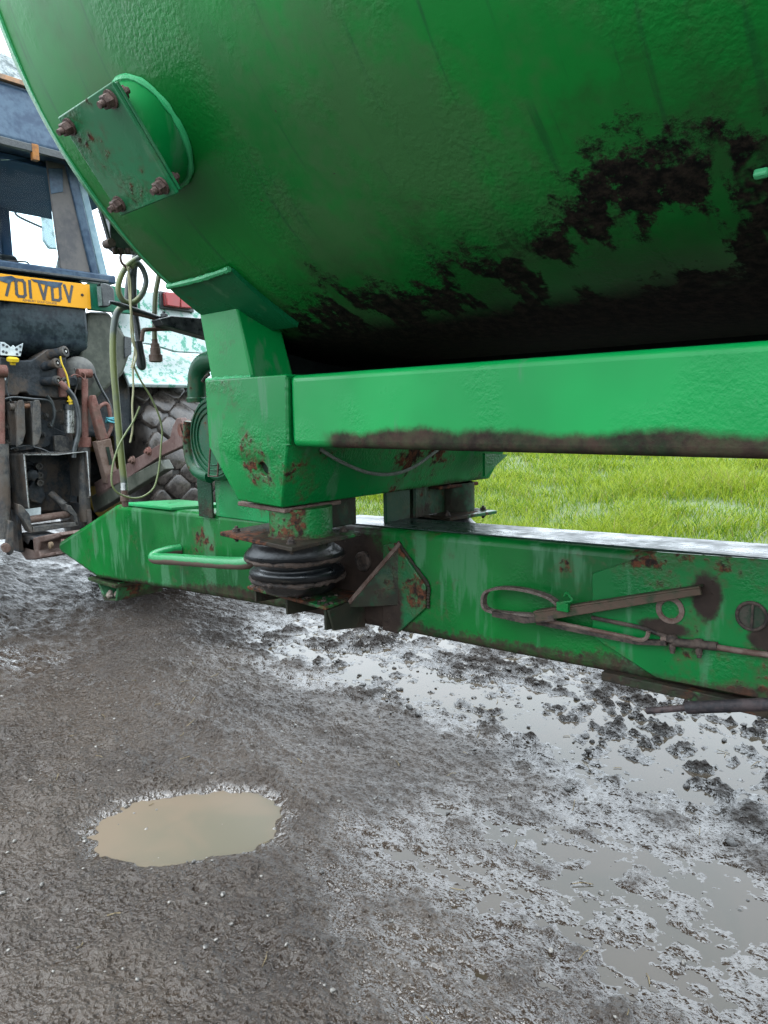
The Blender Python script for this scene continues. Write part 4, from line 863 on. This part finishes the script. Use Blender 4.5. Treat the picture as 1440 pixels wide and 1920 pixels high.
# main rear casting
hous = poly_x([(0, 668), (22, 676), (60, 675), (88, 655), (118, 652), (125, 668), (125, 745), (118, 748), (55, 742), (50, 736), (38, 736), (33, 742), (0, 742)], -.10, TX - .005).build('rear_housing', CAST, K, .006)
poly_x([(0, 742), (125, 748), (140, 830), (132, 960), (40, 960), (0, 945)], -.12, TX - .10).build('gearbox_casing', CAST, K, .01)
poly_x([(-110, 640), (2, 668), (2, 960), (-60, 960), (-110, 745)], -.10, TX - .015).build('rear_housing', CAST, K, .01)
poly_x([(8, 760), (28, 752), (88, 790), (98, 800), (125, 812), (90, 838), (40, 846), (0, 832)], -.02, TX - .06).build('hitch_plate', CAST, K, .004)
for a_, b_ in ((14, 801), (15, 830), (85, 780), (95, 796), (10, 728), (72, 841), (106, 828), (80, 815)):
    MB().hexbolt(TP(a_, b_, TX - .058), (1, 0, 0), .012, .020).build('bolt', CAST2, hous)
poly_x([(2, 697), (15, 695), (14, 713), (2, 713)], .002, TX - .003).build('label_card', WHITEP, hous)
# top link bracket
for px0 in (28, 58):
    bq = poly_x([(px0 + 2, 756), (px0 + 6, 750), (px0 + 13, 750), (px0 + 16, 756), (px0 + 18, 812), (px0 + 12, 832), (px0 + 2, 838), (px0 + 1, 800)], .014, TX + .06)
    b0 = TP(px0 + 2, 790, TX + .06)
    bq.box((TX - .06, b0.y, TP(30, 836, TX + .06).z), (TX + .062, b0.y + .014, TP(30, 752, TX + .06).z)); bq.build('top_link_lug', CAST2, K, .003)
pin = MB().cyl(TP(22, 763, TX + .045), TP(75, 760, TX + .045), .012, 16).build('top_link_pin', metal_dirty('pin_rust', (.16, .075, .035), (.12, .06, .04), .5, 30), K)
MB().lathe(TP(20, 763, TX + .045), (0, 1, 0), [(-.006, .018), (.014, .018)], 14).build('pin_head', CAST2, pin)
# spool couplings
for a_, b_, a2, b2, r_ in ((118, 660, 84, 668, .027), (103, 682, 74, 690, .025), (104, 714, 70, 716, .024), (121, 716, 110, 716, .022)):
    q0, q1 = TP(a2, b2, TX - .04), TP(a_, b_, TX + .05); cp = MB().cyl(q0, q1, r_ * .92, 18).build('spool_coupling', CAST, K)
    d_ = (q1 - q0).normalized(); MB().lathe(q1, d_, [(0, r_), (.016, r_), (.018, r_ * .8), (.018, r_ * .55), (.006, r_ * .5)], 18).build('coupling_ring', CAST2, cp); MB().lathe(q1 + d_ * .004, d_, [(0, .006), (.014, .006)], 8).build('coupling_poppet', STEEL, cp)
teth = MB().tube(cr([TP(*q, TX + .075) for q in ((113, 668), (116, 682), (124, 700), (128, 716), (131, 740))], 5), .0042, 8).build('cap_tether', YELL, K)
MB().lathe(TP(131, 741, TX + .075), (0, .1, -1), [(0, .006), (.008, .012), (.022, .012), (.024, .018), (.03, .018), (.032, .012), (.045, .012)], 12).build('dust_cap', YELL, teth)
hs_ = MB().tube(cr([TP(*q, TX + .09) for q in ((119, 722), (128, 732), (140, 750), (147, 780), (147, 812), (140, 840), (138, 858))], 6), .013, 12).build('spool_hose', BLK, K)
MB().tube([TP(113, 716, TX + .09), TP(119, 722, TX + .09), TP(125, 730, TX + .09)], [.010, .016, .014], 10).build('hose_ferrule', REDR, hs_)
MB().cyl(TP(130, 768, TX - .02), TP(130, 812, TX - .02), .024, 18).build('spool_cylinder', STEEL, K)
MB().cyl(TP(130, 758, TX - .02), TP(130, 769, TX - .02), .03, 18).build('cylinder_cap', BLK, K)
poly_x([(98, 817), (112, 816), (126, 820), (127, 846), (100, 846)], .02, TX - .05).build('hook_bracket', CAST2, K, .003)
# lift arm, lift rods
ball = MB().lathe(TP(160, 700, TX + .05, (0, -.02, 0)), (0, 1, 0), [(-.02, .022), (.05, .022)], 16).build('lift_arm_pin', REDR, K)
MB().lathe(TP(148, 700, TX - .06), (.75, -.5, 0), [(-.04, .03), (-.03, .075), (.02, .085), (.04, .06), (.045, .02)], 22).build('lift_arm', metal_dirty('lift_arm_grey', (.10, .10, .095), (.17, .165, .15), .5, 12), K)
MB().tube(cr([TP(*q, TX + .075) for q in ((133, 706), (140, 702), (152, 706), (158, 712), (160, 703), (154, 698))], 5), .003, 6).build('lynch_pin', REDR, ball)
def rodset(x0, name, mirror=False):
    f_ = (lambda v_: v_)
    a_ = MB().cyl(TP(x0 + 2, 710, TX + .05), TP(x0 + 3, 824, TX + .05), .0155, 14).build('lift_rod', REDR, K)
    MB().cyl(TP(x0 + 1, 820, TX + .05), TP(x0 + 2, 838, TX + .05), .032, 18).build('rod_collar', REDR, a_)
    MB().cyl(TP(x0 + 1, 838, TX + .05), TP(x0 + 2, 978, TX + .05), .028, 16).build('rod_tube', CAST2, a_)
    MB().box((TX + .03, TP(x0 + 4, 960, TX + .05).y - .01, TP(x0, 992, TX + .05).z), (TX + .085, TP(x0 + 4, 960, TX + .05).y + .014, TP(x0, 955, TX + .05).z)).build('rod_foot', CAST2, a_, .004)
rodset(157, 'lift_rod')
a_ = MB().cyl(TP(1, 700, TX + .05), TP(2, 836, TX + .05), .017, 14).build('lift_rod', REDR, K)
MB().cyl(TP(2, 832, TX + .05), TP(8, 1010, TX + .05), .032, 16).build('rod_tube', CAST2, a_)
MB().lathe(TP(-2, 696, TX + .06), (0, 1, 0), [(-.02, .03), (.03, .03)], 14).build('rod_eye', REDR, a_)
MB().prism([TP(16, 975, TX + .10), TP(26, 978, TX + .10), TP(26, 1036, TX + .10), TP(18, 1042, TX + .10), TP(10, 1034, TX + .10)], (-.02, 0, 0)).build('rod_link', CAST2, a_, .004)
MB().lathe(TP(11, 1027, TX + .12), (1, -.3, 0), [(-.03, .020), (.02, .020)], 12).build('rod_link_pin', RUSTY, a_)
# levelling link with crank
lk = MB().prism([TP(166, 742, TX + .06), TP(172, 741, TX + .06), TP(196, 822, TX + .06), TP(180, 826, TX + .06), TP(164, 760, TX + .06)], (.045, 0, 0)).build('levelling_box', REDR, K, .005)
MB().prism([TP(172, 828, TX + .065), TP(199, 822, TX + .065), TP(214, 898, TX + .065), TP(192, 906, TX + .065)], (.05, 0, 0)).build('levelling_link', metal_dirty('link_rust', (.10, .062, .045), (.15, .105, .085), .7, 16), K, .004)
MB().prism([TP(198, 838, TX + .118), TP(204, 838, TX + .118), TP(211, 870, TX + .118), (TP(205, 872, TX + .118))], (.002, 0, 0)).build('link_slot', HOLEM, K)
ck = MB().tube(cr([TP(*q, TX + .09) for q in ((182, 768), (190, 760), (199, 757), (204, 764), (207, 782), (209, 800), (203, 815), (198, 824))], 6), .010, 10).build('levelling_crank', REDR, K)
CYAN = G('cyan_twine').bsdf((.05, .26, .30), .7)
kn = MB()
for i in range(7):
    t0 = random.random() * 6; c0 = TP(209, 788, TX + .09)
    kn.tube([c0 + Vector((math.cos(t0 + s_) * .022, math.sin(t0 + s_ * 1.3) * .022, math.sin(t0 * 2 + s_) * .012)) for s_ in np.linspace(0, 4, 10)], .005, 6)
kno = kn.build('twine_knot', CYAN); tag(kno, 'cyan twine knotted round the rusty levelling crank', 'twine')
# lower link with claw end, on the far side
YLL = 1.75
def LL(a_, b_): return P(a_, b_, 'y', YLL)
ll = MB().prism([LL(176, 905), LL(250, 862), (LL(300, 832)), LL(318, 822), LL(323, 800), LL(331, 784), LL(339, 783), LL(346, 800), LL(355, 818), LL(352, 832), LL(335, 840), LL(300, 856), LL(240, 896), LL(182, 935)], (0, .03, 0)).build('lower_link', metal_dirty('lower_link_rust', (.105, .062, .055), (.15, .10, .09), .65, 14), K, .004)
for q in ((250, 863), (280, 846)): MB().hexbolt(LL(*q), (0, -1, 0), .016, .018).build('bolt', REDR, ll)
MB().prism([LL(339, 796), LL(345, 794), LL(350, 812), LL(344, 816)], (0, -.004, 0)).build('claw_slot', HOLEM, ll)
MB().lathe(LL(341, 806), (0, -1, 0), [(-.05, .03), (-.034, .045), (0.004, .03)], 18).build('claw', REDR, ll)
MB().prism([LL(170, 930), LL(300, 862), LL(310, 880), LL(176, 962)], (0, .05, 0)).build('stabiliser', OLIVE, K, .006)
# pipes, wires and small fittings crowding the back of the tractor
for pts_, r_, mt_, nm_ in (([(0, 755), (10, 748), (28, 745), (60, 748), (92, 752), (104, 772)], .006, BLK, 'hydraulic_pipe'), ([(88, 742), (98, 756), (102, 780), (96, 800)], .008, BLK, 'hydraulic_pipe'),
        ([(140, 690), (146, 716), (140, 740), (144, 770), (138, 800)], .004, CAST2, 'linkage_wire'), ([(20, 842), (48, 836), (78, 842), (100, 852)], .004, BLK, 'linkage_wire'),
        ([(176, 700), (190, 730), (206, 760), (214, 800), (218, 850)], .007, BLK, 'hydraulic_pipe'), ([(5, 688), (14, 700), (12, 730), (20, 752)], .005, BLK, 'linkage_wire')):
    MB().tube(cr([TP(a_, b_, TX + .02) for a_, b_ in pts_], 6), r_, 8).build(nm_, mt_, K)
MB().box((TX - .06, TP(108, 700).y, TP(108, 745).z), (TX + .01, TP(122, 700).y, TP(108, 690).z)).build('valve_section', REDR, K, .006)
MB().lathe(TP(132, 716, TX - .02), (1, 0, 0), [(-.05, .03), (.02, .03), (.03, .02)], 14).build('hydraulic_union', CAST, K)
for a_, b_ in ((6, 771), (4, 812), (30, 842), (116, 792), (112, 770)): MB().hexbolt(TP(a_, b_, TX - .05), (1, 0, 0), .009, .016).build('bolt', CAST2, K)
poly_x([(58, 898), (70, 900), (84, 930), (74, 945), (52, 940), (44, 920)], .03, TX - .08).build('pto_casting', CAST, K, .006)
# PTO guard and shaft
gy0, gy1 = TP(30, 860).y, TP(147, 860).y; gz1, gz0 = TP(60, 850).z, TP(60, 948).z
pg = MB(); XG = TX + .10
pg.box((TX - .10, gy0, gz0), (XG, gy0 + .006, gz1)); pg.box((TX - .10, gy1 - .006, gz0 + .02), (XG, gy1, gz1)); pg.box((TX - .10, gy0 + .006, gz1 - .006), (XG, gy1 - .006, gz1))
pgo = pg.build('pto_guard', CAST2, K, .001)
MB().tube([Vector((XG, gy0, gz0)), Vector((XG, gy0, gz1)), Vector((XG + .01, (gy0 + gy1) / 2, gz1 - .008)), Vector((XG, gy1, gz1)), Vector((XG, gy1, gz0 + .03))], .0035, 6).build('guard_edge', STEEL, pgo)
for i in range(6):
    for j in range(3):
        yy_ = gy0 + .03 + i * (gy1 - gy0 - .06) / 5; xx_ = TX - .06 + j * .05
        MB().lathe((xx_, yy_, gz1 - .001), (0, 0, 1), [(0, .010), (.004, .010), (.006, .006)], 8).build('tread_stud', CAST2, pgo)
pc = TP(53, 890, TX - .06)
sh = MB().lathe(pc, (1, 0, 0), [(-.05, .10), (-.02, .10), (-.018, .07), (.0, .066), (.004, .050), (-.02, .046)], 30).build('pto_housing', CAST, K)
MB().lathe(pc, (1, 0, 0), [(-.02, .030), (.05, .030), (.055, .022)], 6).build('pto_shaft', CAST, sh)
for a_, b_ in ((71, 874), (34, 877), (36, 909), (73, 905), (72, 891)): MB().lathe(TP(a_, b_, TX - .05), (1, 0, 0), [(-.02, .017), (.02, .017), (.02, .010), (.012, .010)], 12).build('bolt', CAST2, sh)
MB().cyl(TP(95, 925, TX - .02), TP(122, 948, TX + .04), .018, 12).build('hitch_lever', CAST2, K)
# pick-up hitch
ph = MB()
XH = TX + .12
for side in ([(34, 945), (42, 948), (56, 965), (62, 998), (58, 1000), (46, 978), (34, 962)], [(125, 946), (133, 948), (145, 965), (147, 984), (142, 986), (138, 968), (126, 958)]):
    ph.prism([TP(a_, b_, XH) for a_, b_ in side], (-.10, .012, 0))
ph.prism([TP(62, 988, XH), TP(147, 978, XH), TP(147, 986, XH), TP(62, 999, XH)], (-.09, 0, 0))
pho = ph.build('pickup_frame', CAST2, K, .003)
MB().cyl(TP(52, 975, XH - .05), TP(128, 964, XH - .05), .018, 14).build('hitch_roller', RUSTY, pho)
poly_x([(45, 955), (76, 951), (76, 966), (45, 970)], .004, TX + .02).build('rating_label', WHITEP, pho)
hk = MB(); XK = -3.10
hkp = [(30, 1008), (45, 1012), (52, 1018), (56, 1010), (72, 1006), (112, 998), (116, 1004), (104, 1010), (76, 1018), (72, 1034), (76, 1040), (104, 1034), (108, 1040), (62, 1050), (48, 1050), (38, 1036)]
hko = MB().prism([P(a_, b_, 'y', 1.345) for a_, b_ in hkp], (0, .12, 0)).build('hitch_hook', metal_dirty('hook_rust', (.08, .05, .04), (.15, .11, .095), .6, 22), K, .006)
MB().box((TX - .05, 1.345, .43), (-3.45, 1.465, .50)).build('hook_beam', CAST, hko, .006)
for yb in (TP(28, 990).y - .01, TP(147, 985).y): MB().box((TX - .1, yb, .42), (TX + .06, yb + .02, .62)).build('hitch_side', CAST, hko, .004)
MB().lathe(P(98, 1022, 'y', 1.335), (0, -1, 0), [(0, .016), (.012, .016), (.016, .010)], 14).build('hook_pin', metal_dirty('pin_brass', (.18, .13, .08), (.10, .07, .05), .5, 40), hko)

# far rear wheel with block-tread tyre, fender above it
WX, WY, WZ, WR = -4.36, 2.34, .735, .735
TYRE = metal_dirty('muddy_tyre', (.018, .015, .014), (.055, .046, .040), .36, 9, bump=.4, spec=.4)
TYRB = metal_dirty('tread_rubber', (.034, .028, .025), (.085, .070, .060), .28, 14, bump=.35, spec=.4)
def tyre(wy, name):
    pr = [(-.235, .40), (-.25, .50), (-.252, .60), (-.232, .675), (-.185, .712), (-.10, WR - .006), (0, WR), (.10, WR - .006), (.185, .712), (.232, .675), (.252, .60), (.25, .50), (.235, .40), (.16, .38), (-.16, .38)]
    n_ = 84; rings = [[Vector((WX + math.cos(2 * math.pi * i / n_) * r_, wy + t, WZ + math.sin(2 * math.pi * i / n_) * r_)) for i in range(n_)] for t, r_ in pr]
    o = MB().ring(rings, n_, True).build('tyre', TYRE, None); return o
wh = bpy.data.objects.new('rear_wheel', None); COL.objects.link(wh); attach(wh, K); wh.location = (0, 0, 0)
def sub(o): o.parent = wh; o.matrix_parent_inverse = Matrix.Translation(-WORLD[K.name]) @ Matrix.Identity(4); return o
wh.matrix_parent_inverse = Matrix.Identity(4)
sub(tyre(WY, 'tyre'))
rim = MB().lathe((WX, WY - .16, WZ), (0, 1, 0), [(0, .40), (.0, .36), (.10, .33), (.12, .10), (.14, .10), (.14, .33), (.32, .36), (.32, .40), (.2, .39), (.1, .39)], 40).build('wheel_rim', metal_dirty('rim_yellow', (.45, .30, .02), (.30, .22, .05), .5, 14)); sub(rim)
# tread blocks: rounded diamonds in staggered rows, one shared mesh per row
rows = [(-.188, .712, .058), (-.094, WR - .004, .084), (0, WR, .088), (.094, WR - .004, .084), (.188, .712, .058)]
NB = 27
for ri, (ty, tr_, hw) in enumerate(rows):
    hl = math.pi * tr_ / NB * .90
    c_ = .17; outl = [(hl * (1 - c_), hw * c_), (hl * c_, hw * (1 - c_)), (-hl * c_, hw * (1 - c_)), (-hl * (1 - c_), hw * c_), (-hl * (1 - c_), -hw * c_), (-hl * c_, -hw * (1 - c_)), (hl * c_, -hw * (1 - c_)), (hl * (1 - c_), -hw * c_)]
    outl = [(a_ * 1.12, b_ * 1.12) for a_, b_ in outl]
    nxt = {-.188: -.22, .188: .22}.get(ty, 0)
    mbk = MB(); bb = []
    for lev_, (sc_, dh) in enumerate(((1.04, -.008), (.98, .012), (.88, .016))):
        bb.append([Vector((a_ * sc_, b_ * sc_, dh - (a_ * sc_) ** 2 / (2 * tr_) + nxt * b_ * sc_ * 1.6 * (-1))) for a_, b_ in outl])
    mbk.ring(bb, 8); me = mbk.mesh('tread_block'); me.materials.append(TYRB)
    for f_ in me.polygons: f_.use_smooth = True
    try: me.set_sharp_from_angle(angle=R(50))
    except Exception: pass
    for k_ in range(NB):
        th = 2 * math.pi * (k_ + .5 * (ri % 2)) / NB
        if not (-1.15 < math.atan2(math.sin(th), math.cos(th)) < 1.75): continue
        o = bpy.data.objects.new('tread_block', me); COL.objects.link(o); o.parent = wh; o.matrix_parent_inverse = Matrix.Translation(-WORLD[K.name])
        rad_ = Vector((math.cos(th), 0, math.sin(th))); tan_ = Vector((-math.sin(th), 0, math.cos(th)))
        M_ = Matrix((tan_, Vector((0, 1, 0)), rad_)).transposed().to_4x4(); M_.translation = Vector((WX, WY + ty, WZ)) + rad_ * tr_
        o.matrix_basis = M_
# near rear wheel stands outside the picture to the left
wh2 = bpy.data.objects.new('rear_wheel', None); COL.objects.link(wh2); wh2.parent = K
o = tyre(2 * TY - WY, 'tyre'); o.parent = wh2; o.matrix_parent_inverse = Matrix.Translation(-WORLD[K.name])
# fender: crown over the tyre and inner cheek
fy0, fy1 = 1.90, 2.68
fprof = [(WX + math.cos(t) * .86, WZ + math.sin(t) * .86) for t in np.linspace(.62, 2.6, 18)]
m = MB(); pl = []
for q in fprof: pl += [(q[0], fy0 + .10, q[1]), (q[0], fy1, q[1]), (q[0] + (WX - q[0]) * .02, fy1, q[1] - .02), (q[0] + (WX - q[0]) * .02, fy0 + .10, q[1] - .02)]
fs = []
for j in range(17): fs += [(4 * j + a_, 4 * j + (a_ + 1) % 4, 4 * j + 4 + (a_ + 1) % 4, 4 * j + 4 + a_) for a_ in range(4)]
m.add(pl, fs + [(3, 2, 1, 0), (68, 69, 70, 71)]); fd = m.build('fender', FLAKE, K, .006)
# sloping rear apron of the fender, pale and flaking
MB().prism([P(200, 556, 'x', -3.72), P(262, 545, 'x', -3.74), P(400, 560, 'x', -3.74), P(400, 664, 'x', -3.66), P(330, 660, 'x', -3.66), P(285, 646, 'x', -3.66), P(235, 640, 'x', -3.66)], (-.03, 0, 0)).build('fender_apron', FLAKE, fd, .006)
ck_ = MB().prism([TP(166, 584, TX - .03), TP(205, 584, TX - .03), TP(238, 632, TX - .03), TP(246, 662, TX - .03), TP(232, 702, TX - .03), TP(185, 745, TX - .03), TP(158, 762, TX - .03), TP(152, 700, TX - .03), TP(156, 640, TX - .03)], (-.45, .0, 0)).build('fender_cheek', OLIVE, K, .02, seg=3)
MB().prism([TP(234, 630, TX - .02), TP(247, 633, TX - .02), TP(247, 664, TX - .02), TP(234, 672, TX - .02)], (-.02, 0, 0)).build('reflector', BLK, ck_, .003)
g = G('red_lens'); RED = g.bsdf(g.mix(g.noise(14, 3), (.38, .012, .018), (.25, .05, .045)), .25)
tl = poly_x([(304, 549), (331, 551), (331, 578), (306, 574)], .04, -3.70).build('tail_lamp', RED, K, .005)
poly_x([(332, 551), (357, 556), (358, 580), (332, 578)], .04, -3.70).build('tail_lamp_lens', RED, tl, .005)
poly_x([(300, 545), (362, 553), (364, 586), (302, 578)], -.02, -3.70).build('tail_lamp_body', BLK, tl, .004)
# axle and underside
MB().cyl((WX, .9, WZ), (WX, 2.1, WZ), .11, 24).build('rear_axle', CAST, K)
MB().box((-6.6, 1.15, .55), (-3.75, 1.72, 1.25)).build('chassis', CAST, K, .04)
MB().box((-7.3, 1.10, .95), (-5.3, 1.76, 1.62)).build('bonnet', TGREEN, K, .08, seg=4)
MB().box((-5.3, .80, .95), (-3.75, 2.06, 1.36)).build('cab_floor', CAST, K, .03)
for sy_ in (.95, 1.91):
    MB().lathe((-6.5, sy_ - .13, .52), (0, 1, 0), [(0, .28), (0, .42), (.04, .50), (.13, .53), (.22, .50), (.26, .42), (.26, .28)], 40).build('front_wheel', TYRE, K)

# ================================================================== HOSES AND TWINE hanging at the front of the tanker
HX = -1.98
g = G('algae_hose'); hx, hy, hzz = g.sep(g.pos)
al = g.ss(g.ma('ADD', g.noise(9, 4), g.ma('MULTIPLY', g.noise(3, 2), .5)), .62, .82)
HOSE = g.bsdf(g.mix(al, (.050, .066, .062), (.120, .140, .035)), .5, nrm=g.bump(g.noise(90, 2), .15, .002))
g = G('olive_hose'); HOSE2 = g.bsdf(g.mix(g.ss(g.noise(10, 4), .4, .6), (.115, .135, .050), (.080, .090, .045)), .45)
def hx_(pts, x=HX): return [P(a_, b_, 'x', x) for a_, b_ in pts]
t1 = thing('hydraulic_hose', P(235, 950, 'x', HX), 'thick grey-green hydraulic hose hanging to the drawbar hatch with a rusty end', 'hose')
lp_ = [(262, 482), (240, 497), (226, 520), (222, 545), (232, 564), (250, 567), (266, 552), (274, 528), (268, 505), (256, 492), (245, 500)]
MB().tube(cr(hx_(lp_, HX + .02), 8), .0082, 12).build('hose_coil', HOSE, t1)
MB().tube(cr(hx_([(242, 574), (228, 577), (218, 590), (213, 620), (212, 660), (214, 700), (219, 760), (225, 830), (230, 880), (233, 908)]), 6), .0098, 14).build('hose_run', HOSE, t1)
fe = MB().cyl(P(233, 905, 'x', HX), P(233, 919, 'x', HX), .0105, 14).build('hose_ferrule', STEEL, t1)
MB().lathe(P(233, 918, 'x', HX), (0, 0, -1), [(0, .010), (.018, .011), (.019, .013), (.034, .013), (.035, .010), (.050, .009), (.052, .005)], 14).build('hose_coupling', RUSTY, t1)
t2 = thing('hydraulic_hose', P(292, 690, 'x', HX), 'olive hydraulic hose ending in a rusty stepped coupling above the tyre', 'hose')
MB().tube(cr(hx_([(303, 470), (298, 515), (292, 550), (290, 590), (290, 640)]), 6), .0078, 12).build('hose_run', HOSE2, t2)
MB().lathe(P(290, 636, 'x', HX), (0, 0, -1), [(0, .0085), (.012, .009), (.013, .013), (.025, .013), (.026, .015), (.045, .0155), (.046, .020), (.066, .020), (.068, .014)], 20).build('hose_coupling', RUSTY, t2)
t3 = thing('hydraulic_hose', P(268, 690, 'x', HX - .03), 'black looped hydraulic hose hanging behind the tangled twine', 'hose')
MB().tube(cr(hx_([(262, 470), (252, 500), (250, 540), (252, 580), (258, 620), (264, 660), (268, 682), (266, 688), (262, 680), (256, 640)], HX - .03), 6), .0105, 12).build('hose_run', BLK, t3)
MB().tube(cr(hx_([(258, 468), (243, 520), (240, 560), (246, 575)], HX - .03), 6), .010, 12).build('hose_run', BLK, t3)
hk_ = MB().tube(cr(hx_([(232, 466), (226, 480), (228, 492), (236, 500), (244, 505)], HX + .045), 6), .004, 8).build('wire_hook', RUSTY); tag(hk_, 'rusty wire hook holding the hose coil under the tank rim', 'hook')
TWINE = G('straw_twine'); g = TWINE; TWINE = g.bsdf(g.mix(g.noise(60, 2), (.26, .25, .13), (.38, .36, .22)), .8)
tw = MB()
random.seed(3)
for k_ in range(4):
    pts = [(240 + random.uniform(-2, 3), 500)] + [(x0 + random.uniform(-3, 3), y0) for x0, y0 in ((243, 530), (245, 570), (246, 610), (251, 640), (254, 665), (249, 690))]
    tw.tube(cr(hx_(pts, HX + .052 + .004 * k_), 6), .0022, 6)
tw.tube(cr(hx_([(249, 690), (250, 730), (248, 760), (249, 800), (244, 830)], HX + .055), 6), .003, 6)
two = tw.build('baler_twine', TWINE); tag(two, 'frayed straw-coloured baler twine hanging from the hose coil', 'twine')
CABL = G('olive_cable').bsdf((.13, .16, .055), .5)
cb = MB().tube(cr(hx_([(250, 684), (262, 710), (283, 745), (299, 782), (304, 810), (302, 835), (300, 862), (296, 890), (288, 915), (270, 930), (250, 934), (228, 928), (214, 917), (209, 900), (212, 870), (222, 838), (236, 812), (250, 790), (262, 762)], HX + .06), 7), .0028, 8).build('electric_cable', CABL); tag(cb, 'thin olive electric cable hanging in a loose loop before the tyre', 'cable')
